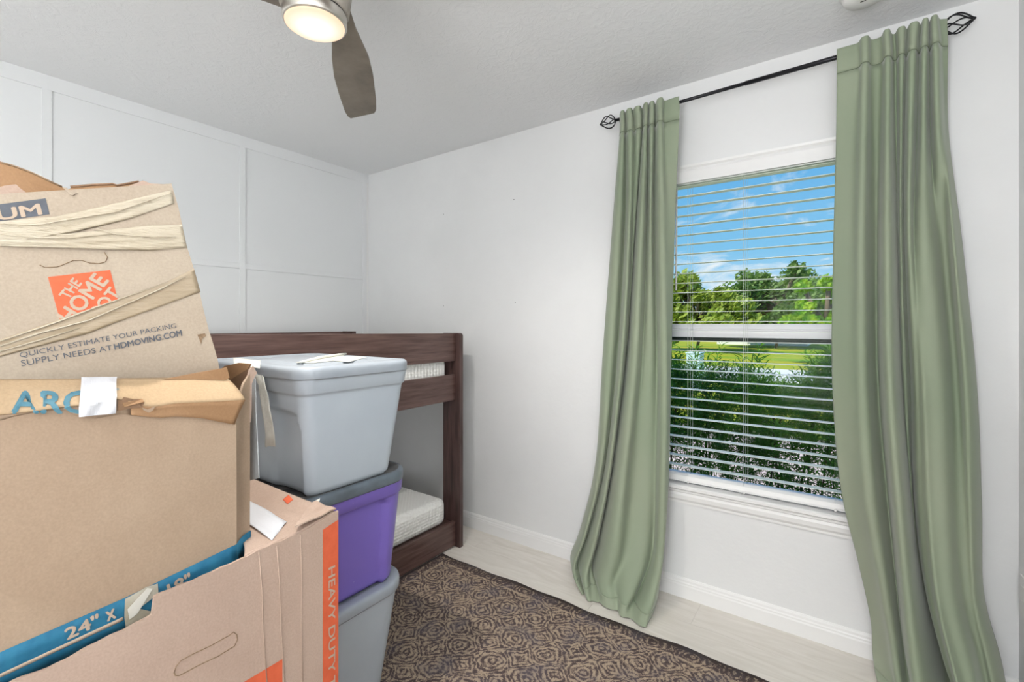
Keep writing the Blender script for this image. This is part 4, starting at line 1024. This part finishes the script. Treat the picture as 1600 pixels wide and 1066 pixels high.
# printing on the front panel
def band(u, v):
    px = lerp(-60, 369, u)
    pu = piece([(-60, 1045), (0, 1018.5), (195, 933.5), (357, 855.5), (369, 850)], px); pl = pu + 52 * lerp(1.25, .8, u)
    p = bx(px, lerp(pu, pl, v)); 
    vv = (p.z - .66) / .45; p.x += -.002 * (1 - vv) + .0025 * math.sin(vv * 3.1) + .0012
    return p
grid('printed_band', band, 40, 3, M['ink_blue'], bb, thick=.0003)
def band2(u, v):
    y = lerp(yE, cor.y, u); x = lerp(XBB, -1.032, u) - .006 * math.sin(math.pi * u)
    zu = lerp(bx(369, 850).z, bx(369, 850).z + .004, u)
    return Vector((x + .0018, y + .0006, zu - v * .055))
grid('printed_band', band2, 8, 2, M['ink_blue'], bb, thick=.0003)
def stripe(u, v):
    px = lerp(-60, 192, u); c = piece([(-60, 1083), (0, 1055), (192, 966)], px)
    p = bx(px, c + (v - .5) * 6.0); vv = (p.z - .66) / .45; p.x += -.002 * (1 - vv) + .0025 * math.sin(vv * 3.1) + .0019; return p
grid('printed_line', stripe, 30, 2, M['ink_kraft'], bb, thick=.0003)
def bq(pts): return [bx(*p) for p in pts]
for s_, pts in (('24"', [(98, 982), (152, 957), (156, 975), (103, 1000)]), ('x', [(163, 956), (178, 949), (181, 964), (166, 971)]), ('18"', [(258, 913), (295, 893), (299, 911), (264, 931)])):
    text_on('printed_text', s_, bq(pts), nB, M['ink_kraft'], bb, .03, .0036)
poly('torn_tape_patch', [bx(*p) + nB * .0045 for p in [(194, 935), (228, 916), (245, 911), (246, 926), (216, 950), (238, 955), (215, 975), (196, 986), (193, 962)]], M['tape_grey'], bb, .0008)
poly('tape_fold', [bx(*p) + nB * .0075 for p in [(228, 917), (236, 918), (212, 957), (200, 966), (197, 950)]], mat('tape_fold_grey', (205, 202, 192), .35), bb, .0008)

# ---- A : tilted box on top
D1 = Vector((.754, .253, .605))           # camera-space right, up, forward along the face
def c2w(c): return CAM + Vector((CR[0] * c[0] + CF[0] * c[2], CR[1] * c[0] + CF[1] * c[2], c[1]))
def c2v(c): return Vector((CR[0] * c[0] + CF[0] * c[2], CR[1] * c[0] + CF[1] * c[2], c[1]))
A_rb = atD(345, 590, .985); A_rt = atD(268, 287, .905)
d1 = c2v(D1).normalized(); d2 = (A_rt - A_rb); hA = d2.length; d2.normalize()
nA = d1.cross(d2).normalized()
if nA.dot(CAM - A_rb) < 0: nA = -nA
LA, DA = .56, .36
ba = empty('cardboard_box', A_rb - d1 * LA / 2 - nA * DA / 2, 'pale dented moving box with an orange square logo, tilted on top of the pile', 'cardboard box', 'moving boxes')
def ap(px, py, e=0): return onP(px, py, A_rb, nA) + nA * e
# outline of the front panel follows the photographed edge
redge = [(0, A_rb)] 
rpx = [(345, 592), (341, 566), (334, 540), (326, 515), (317, 480), (306, 430), (292, 385), (279, 325), (268, 287)]
tpx = [(-330, 345), (-60, 308), (0, 303.5), (60, 300), (112, 299), (150, 295.5), (200, 291), (235, 289.5), (268, 286)]
def a_front(u, v):
    # u 0 left .. 1 right, v 0 bottom .. 1 top
    e_ = v * (len(rpx) - 1); i = min(int(e_), len(rpx) - 2); rp = (lerp(rpx[i][0], rpx[i + 1][0], e_ - i), lerp(rpx[i][1], rpx[i + 1][1], e_ - i))
    pr_ = ap(*rp)
    L0 = A_rb - d1 * LA; L1 = ap(-330, 345)
    pl_ = lerp(L0, A_rt - d1 * LA, v)
    p = lerp(pl_, pr_, u)
    # ride up to the photographed top edge
    return p
grid('front_panel', a_front, 20, 16, M['cardA'], ba, smooth=False, thick=.005, offs=-1)
bk = -nA * DA
def quadp(name, a, b, c, d, m_):
    return grid(name, lambda u, v: bil([a, b, c, d], u, v), 6, 6, m_, ba, smooth=False, thick=.005, offs=0)
inset = nA * -.006
quadp('side_panel', A_rt + inset - d1 * .004, A_rt + bk - d1 * .004, A_rb + bk - d1 * .008, A_rb + inset - d1 * .008, M['cardA'])
lt_, lb_ = A_rt - d1 * LA, A_rb - d1 * LA
quadp('side_panel', lt_ + inset + d1 * .004, lt_ + bk + d1 * .004, lb_ + bk + d1 * .004, lb_ + inset + d1 * .004, M['cardA'])
quadp('back_panel', lt_ + bk, A_rt + bk, A_rb + bk, lb_ + bk, M['cardA'])
quadp('bottom_panel', lb_ + inset + d2 * .004, A_rb + inset + d2 * .004, A_rb + bk + d2 * .004, lb_ + bk + d2 * .004, M['cardA'])
# top flaps
def bp_(px, py): return onP(px, py, A_rb - nA * .05, nA)
def poly2(name, pts, m_, th=.004, e_=.05): return poly(name, [onP(px, py, A_rb - nA * e_, nA) for px, py in pts], m_, ba, th, nA)
poly2('back_flap', [(-60, 240), (0, 254), (22, 260), (46, 269), (62, 276), (80, 285), (97, 292), (105, 300), (110, 306), (60, 312), (-60, 318)], M['cardbrown'], .004, .10)
poly2('back_flap', [(106, 297), (114, 291.5), (145, 289.5), (176, 288), (183, 290), (205, 286), (217, 284), (212, 292), (195, 300), (110, 305)], M['cardbrown'], .004, .07)
tube('corrugated_edge', [onP(px, py, A_rb - nA * .10, nA) for px, py in [(-60, 239), (0, 253.5), (22, 259.5), (46, 268.5), (62, 275.5), (80, 284.5), (97, 292)]], .0018, M['corr'], ba, 6)
tube('corrugated_edge', [onP(px, py, A_rb - nA * .07, nA) for px, py in [(110, 292), (145, 289), (176, 287.5), (183, 290), (205, 286), (217, 283.5)]], .0022, M['hole'], ba, 6)
poly2('inner_flap', [(-30, 300), (8, 290), (25, 288), (30, 293), (42, 302), (40, 310), (-30, 312)], M['cardC'], .004, .03)
poly2('side_flap', [(196, 295), (203, 290), (223, 282), (236, 287), (262, 288), (262, 296), (200, 300)], M['cardC'], .004, .012)
poly('folded_strip', [ap(*p, .003) for p in [(98, 293), (104, 294), (118, 303), (114, 306), (108, 303)]], M['cardA'], ba, .002, nA)
# packing tape bands wound round the box, wrinkled
def ribbon(name, top, bot, m_, e_, amp, seed, nu=70, nv=10):
    rg_ = random.Random(seed); ph = [rg_.uniform(0, 6) for _ in range(6)]; fr = [rg_.uniform(4, 11) for _ in range(6)]
    def fn(u, v):
        xa = lerp(top[0][0], top[-1][0], u); xb = lerp(bot[0][0], bot[-1][0], u)
        e2 = 0
        for k in range(3): e2 += abs(math.sin(v * fr[k] * 1.1 + u * fr[k + 1] * .5 + ph[k])) ** 3
        fade = 1 if u < .85 else max(.1, (1 - u) / .15)
        return ap(lerp(xa, xb, v), lerp(piece(top, xa), piece(bot, xb), v), e_ + amp * e2 * fade)
    return grid(name, fn, nu, nv, m_, ba, smooth=True, thick=.0004)
ribbon('packing_tape', [(-200, 600), (0, 531), (142, 482), (262, 440), (303, 420)], [(-200, 640), (0, 557), (138, 521), (175, 506), (313, 456)], M['tape_clear'], .0014, .0006, 5)
ribbon('packing_tape', [(-150, 360), (0, 346), (90, 338), (150, 325), (268, 297)], [(-150, 400), (0, 383), (120, 362), (200, 343), (272, 318)], M['tape_cream'], .0014, .0010, 8)
ribbon('packing_tape', [(-150, 362), (0, 362), (100, 366), (200, 356), (235, 352), (284, 351)], [(-150, 384), (0, 385), (100, 388), (235, 392), (292, 387)], M['tape_cream'], .0020, .0010, 11)
for pts in ([(0, 541), (60, 521), (140, 500), (250, 452), (290, 432)], [(0, 549), (70, 529), (125, 512)], [(0, 533), (90, 503), (150, 480), (262, 441)]):
    tube('tape_wrinkle', [ap(*p, .0045) for p in pts], [.0008] + [.0013] * (len(pts) - 2) + [.0005], M['tape_cream'], ba, 6)
for pts in ([(0, 350), (60, 352), (100, 345), (180, 332), (268, 302)], [(0, 366), (60, 372), (110, 372), (180, 366)], [(0, 384), (60, 385), (120, 387), (200, 391)], [(150, 357), (180, 366), (240, 371), (275, 372)]):
    tube('tape_wrinkle', [ap(*p, .0062) for p in pts], [.0007] + [.0012] * (len(pts) - 2) + [.0005], M['tape_cream'], ba, 6)
# printing
def aq(pts): return [ap(*p) for p in pts]
mq = aq([(-12, 328), (62, 318), (67, 335.5), (-7, 346)])
um = mq[0] - mq[1]; vm_ = mq[3] - mq[0]
tl = mq[1] + um / .405; 
rl = mq[1] + um * 2.7 - vm_ * .38; 
rr_ = mq[1] - um * .155 - vm_ * .38
poly('printed_panel', [rl + nA * .0006, rr_ + nA * .0006, rr_ + vm_ * 1.45 + nA * .0006, rl + vm_ * 1.45 + nA * .0006], M['ink_slate'], ba, .0002, nA)
text_on('printed_text', 'MEDIUM', [tl, mq[1], mq[2], tl + vm_], nA, M['ink_kraft'], ba, .028, .0012)
o0 = ap(75, 433); uu = ap(172, 422) - o0; vv_ = (ap(93, 497) - o0).normalized() * uu.length
poly('printed_logo', [o0 + nA * .0006, o0 + uu + nA * .0006, o0 + uu + vv_ + nA * .0006, o0 + vv_ + nA * .0006], M['ink_orange'], ba, .0002, nA)
text_on('printed_text', 'THE', aq([(91, 461), (114, 433), (129, 443), (108, 468)]), nA, M['ink_kraft'], ba, .028, .0012)
text_on('printed_text', 'HOME', aq([(87, 493), (147, 425), (172, 439), (112, 508)]), nA, M['ink_kraft'], ba, .028, .0012)
text_on('printed_text', 'DEPOT', aq([(117, 512), (171, 447), (190, 458), (136, 524)]), nA, M['ink_kraft'], ba, .028, .0012)
text_on('printed_text', 'QUICKLY ESTIMATE YOUR PACKING', aq([(30, 551), (274, 505), (276, 513.5), (32, 560.5)]), nA, M['ink_slate'], ba, .0, .0012)
text_on('printed_text', 'SUPPLY NEEDS AT', aq([(32, 563), (174, 539), (176, 547), (34, 572.5)]), nA, M['ink_slate'], ba, .0, .0012)
text_on('printed_text', 'HDMOVING.COM', aq([(177, 537.5), (283, 515), (285, 525), (179, 546.5)]), nA, M['ink_slate'], ba, .028, .0012)
# scuff and old hand-hole outline
poly('scuff', [ap(*p, .001) for p in [(308, 523), (320, 521), (322, 525), (316, 529), (314, 538), (311, 529)]], M['corr'], ba, .0004, nA)
tube('hand_hole_cut', [ap(*p, .0008) for p in [(62, 414), (70, 418), (90, 417), (115, 407), (128, 407), (140, 411), (155, 412), (165, 409), (168, 402), (163, 394)]], .0007, M['corr'], ba, 5)

# ================================================================ outdoors
def leafmat(name, a, c, rough=.5):
    m, nt, b = newmat(name); b.inputs['Roughness'].default_value = rough
    n = noise(nt, 3.5, 4, .7); r = N(nt, 'ShaderNodeValToRGB'); r.color_ramp.elements[0].position = .35; r.color_ramp.elements[1].position = .65
    r.color_ramp.elements[0].color = lin(a); r.color_ramp.elements[1].color = lin(c)
    nt.links.new(n.outputs['Fac'], r.inputs['Fac']); nt.links.new(r.outputs['Color'], b.inputs['Base Color'])
    o = [k for k in nt.nodes if k.type == 'OUTPUT_MATERIAL'][0]
    tr = N(nt, 'ShaderNodeBsdfTranslucent'); nt.links.new(r.outputs['Color'], tr.inputs['Color'])
    x = N(nt, 'ShaderNodeMixShader'); x.inputs[0].default_value = .35
    nt.links.new(b.outputs[0], x.inputs[1]); nt.links.new(tr.outputs[0], x.inputs[2]); nt.links.new(x.outputs[0], o.inputs[0])
    return m
GZ = -.30
gm = mat('lawn_grass', (108, 158, 18), .9, (196, 176, 30), .16, stretch=(.5, 2.6, 1), bump=.5, bscale=30, detail=6, lo=.38, hi=.66)
gd = mesh_obj('ground', [(-120, YF + T + .02, GZ), (60, YF + T + .02, GZ), (60, 150, GZ), (-120, 150, GZ)], [(0, 1, 2, 3)], gm); tag(gd, kind='structure')
pv = box('pale_driveway', (-9, 4.4, GZ), (6, 7.6, GZ + .02), mat('pale_concrete', (232, 212, 200), .85, (216, 194, 184), 3), None); pv.name = 'driveway'; tag(pv, kind='structure')
sw = box('sidewalk', (-40, 14.5, GZ), (30, 18.3, GZ + .03), mat('white_concrete', (226, 224, 220), .85), None); tag(sw, kind='structure')

# hedge of long narrow leaves
HL = leafmat('hedge_leaf', (44, 96, 24), (104, 160, 42)); HT = leafmat('hedge_tip_leaf', (84, 146, 38), (150, 196, 66)); HS = mat('hedge_stem', (84, 70, 48), .8)
def sprig_geo(base, dirv, L, n, rg_, V, F):
    dirv = dirv.normalized(); a = dirv.orthogonal().normalized(); b = dirv.cross(a)
    for i in range(n):
        t = i / n; p = base + dirv * (L * (.15 + .85 * t)); an = i * 2.4 + rg_.uniform(-.3, .3)
        o_ = a * math.cos(an) + b * math.sin(an)
        ld = (o_ * 1.0 + dirv * rg_.uniform(.35, 1.1)).normalized(); ll = rg_.uniform(.055, .10) * (1 - .35 * t); w = ld.cross(dirv).normalized() * .0045
        tip = p + ld * ll - Vector((0, 0, .006)); mid = p + ld * ll * .5 + Vector((0, 0, .002)); k = len(V)
        V += [p, mid + w, tip, mid - w]; F += [(k, k + 1, k + 2, k + 3)]
hedge = empty('hedge', (-.55, 3.75, GZ), 'green hedge of long narrow leaves just outside the window', 'hedge')
rh = random.Random(7)
V = []; F = []
def htop(x): return .90 + .06 * math.sin(x * 3.1) + .04 * math.sin(x * 7.7 + 1) + (.10 if x > -.15 else 0)
for i in range(6200):
    x = rh.uniform(-2.6, 1.3); y = 3.35 + .75 * rh.random(); zt_ = htop(x)
    zz = GZ + (zt_ - GZ) * rh.random() ** .72
    if zz < .30 and rh.random() < .5: continue
    sprig_geo(Vector((x, y, zz)), Vector((rh.uniform(-.7, .7), rh.uniform(-.9, .3), rh.uniform(.25, 1))), rh.uniform(.10, .2), rh.randint(12, 18), rh, V, F)
o = mesh_obj('foliage', V, F, HL, hedge); tag(o, kind='stuff')
lst = []
for i in range(46):
    x = rh.uniform(-2.5, 1.2); y = rh.uniform(3.45, 4.0); p = Vector((x, y, GZ)); q2 = Vector((x + rh.uniform(-.15, .15), y + rh.uniform(-.1, .1), htop(x) * .8))
    lst.append([p, lerp(p, q2, .5) + Vector((rh.uniform(-.04, .04), 0, 0)), q2])
o = tubes('stems', lst, .007, HS, hedge, 5); tag(o, kind='stuff')
# single upright shoots standing above the hedge top: shared meshes
shoot_m = []
for s in range(5):
    V = []; F = []; rs = random.Random(50 + s)
    sprig_geo(Vector((0, 0, 0)), Vector((rs.uniform(-.15, .15), rs.uniform(-.1, .1), 1)), rs.uniform(.20, .30), 34, rs, V, F)
    v2, f2 = tube_geo([(0, 0, 0), (0, 0, .2)], .003, 5); k = len(V); V += v2; F += [tuple(q + k for q in g) for g in f2]
    me = bpy.data.meshes.new('shoot'); me.from_pydata([tuple(v) for v in V], [], F); me.materials.append(HT); shoot_m.append(me)
for i in range(110):
    x = rh.uniform(-1.9, .7) if i > 14 else [-1.02, -.96, -1.07, -.80, -.30, -.27, -.13, -.10, -.08, -.04, -.02, .03, -.52, -.18, -.60][i]
    o = bpy.data.objects.new('shoot', shoot_m[i % 5]); col.objects.link(o); o.parent = hedge
    o.location = Vector((x, rh.uniform(3.4, 3.9), htop(x) - rh.uniform(.04, .2) + (.05 if i < 15 else 0))) - wloc(hedge)
    o.rotation_euler = (rh.uniform(-.3, .3), rh.uniform(-.3, .3), rh.uniform(0, 6.3)); s = rh.uniform(.9, 1.45); o.scale = (s, s, s)

# utility box on the lawn
ub = empty('utility_box', (-6.05, 13.0, GZ), 'pale blue utility box standing on the lawn beyond the hedge', 'utility box')
up_ = onY(1071, 580, 11.5); uq = onY(1095, 580, 11.5); utz = onY(1083, 551, 11.5).z
ub.location = ((up_.x + uq.x) / 2, 11.7, GZ)
um_ = mat('pale_blue_metal', (205, 228, 238), .5)
box('cabinet', (up_.x + .02, 11.5, GZ), (uq.x - .02, 11.9, utz - .03), um_, ub, .01)
box('cabinet_lid', (up_.x, 11.48, utz - .03), (uq.x, 11.92, utz), um_, ub, .01)
box('concrete_pad', (up_.x - .08, 11.4, GZ), (uq.x + .08, 12.0, GZ + .04), mat('pad_concrete', (200, 198, 192), .9), ub)

# house beyond the lawn
hs = empty('house', (-12, 41, GZ), 'white low house behind the trees across the lawn', 'house')
hx0 = onY(1120, 500, 38).x; hx1 = onY(1262, 500, 38).x
wm = mat('white_stucco', (238, 236, 234), .8)
box('wall', (hx0, 38, GZ), (hx1, 46, 2.0), wm, hs)
hr = [(hx0 - .4, 37.6, 1.95), (hx1 + .4, 37.6, 1.95), (hx1 + .4, 46.4, 1.95), (hx0 - .4, 46.4, 1.95), (hx0 + 2, 42, 3.0), (hx1 - 2, 42, 3.0)]
mesh_obj('roof', hr, [(0, 1, 5, 4), (1, 2, 5), (2, 3, 4, 5), (3, 0, 4), (0, 3, 2, 1)], mat('pale_shingle', (214, 206, 206), .9), hs)
for k in range(3):
    wx = lerp(hx0, hx1, .22 + .28 * k); box('house_window', (wx - .5, 37.95, .7), (wx + .5, 38.0, 1.6), mat('dark_pane', (70, 90, 100), .2), hs)

def tree(name, px, y, zb, zt, rw, ncl, nleaf, matl, label, seed, ls=.34, wisp=0):
    rt_ = random.Random(seed); c = onY(px, 500, y); root = empty(name, (c.x, y, GZ), label, 'tree')
    V = []; F = []; br = []
    tr_top = Vector((c.x, y, zb + (zt - zb) * .35))
    br.append([Vector((c.x, y, GZ)), Vector((c.x + .2, y, lerp(GZ, tr_top.z, .5))), tr_top])
    for k in range(ncl):
        a = rt_.uniform(0, 6.283); rr = rw * math.sqrt(rt_.random()); h = rt_.random()
        env = math.sqrt(max(0, 1 - (rr / rw) ** 2)); cz = zb + (zt - zb) * (.12 + .80 * h * (.35 + .65 * env))
        cc = Vector((c.x + rr * math.cos(a), y + rr * math.sin(a) * .6, cz)); rad = rt_.uniform(.45, 1.0) * rw * .24
        br.append([tr_top, lerp(tr_top, cc, .5) + Vector((0, 0, -.2)), cc])
        for i in range(nleaf):
            d = Vector((rt_.gauss(0, 1), rt_.gauss(0, 1), rt_.gauss(0, .8))); d = d.normalized() * rad * rt_.random() ** .4
            p = cc + d; n_ = Vector((rt_.gauss(0, 1), rt_.gauss(0, 1), rt_.gauss(0, 1) + .8)).normalized(); a_ = n_.orthogonal().normalized(); b__ = n_.cross(a_)
            s = ls * rt_.uniform(.5, 1.1); k2 = len(V)
            V += [p - a_ * s, p + b__ * s * .5, p + a_ * s, p - b__ * s * .5]; F.append((k2, k2 + 1, k2 + 2, k2 + 3))
    o = mesh_obj('foliage', V, F, matl, root); tag(o, kind='stuff')
    tubes('trunk_and_boughs', br, .09, mat('bark', (120, 104, 84), .9), root, 5)
    return root
TLa = leafmat('yellow_green_leaf', (122, 150, 44), (196, 206, 96)); TLb = leafmat('mid_green_leaf', (84, 126, 52), (150, 176, 92)); TLc = leafmat('bright_green_leaf', (96, 170, 30), (186, 210, 50))
tree('tree', 1088, 28, .2, 4.1, 3.2, 42, 200, TLa, 'yellow green bushy tree beyond the lawn, leftmost seen through the window', 1, .24)
tree('tree', 1212, 34, .6, 5.4, 4.0, 84, 170, TLb, 'tall mid green tree in front of the house across the lawn', 2, .22)
tree('tree', 1290, 22, .3, 3.3, 1.4, 24, 170, TLc, 'small bright yellow green tree at the window right edge, beside the curtain', 3, .2)
tree('tree', 1010, 46, .0, 5.6, 4.6, 30, 150, TLa, 'yellow green tree beyond the lawn hidden behind the left curtain', 4, .26)
tree('tree', 1370, 52, .0, 5.0, 5.0, 34, 150, TLb, 'mid green tree beyond the lawn hidden behind the right curtain', 5, .26)
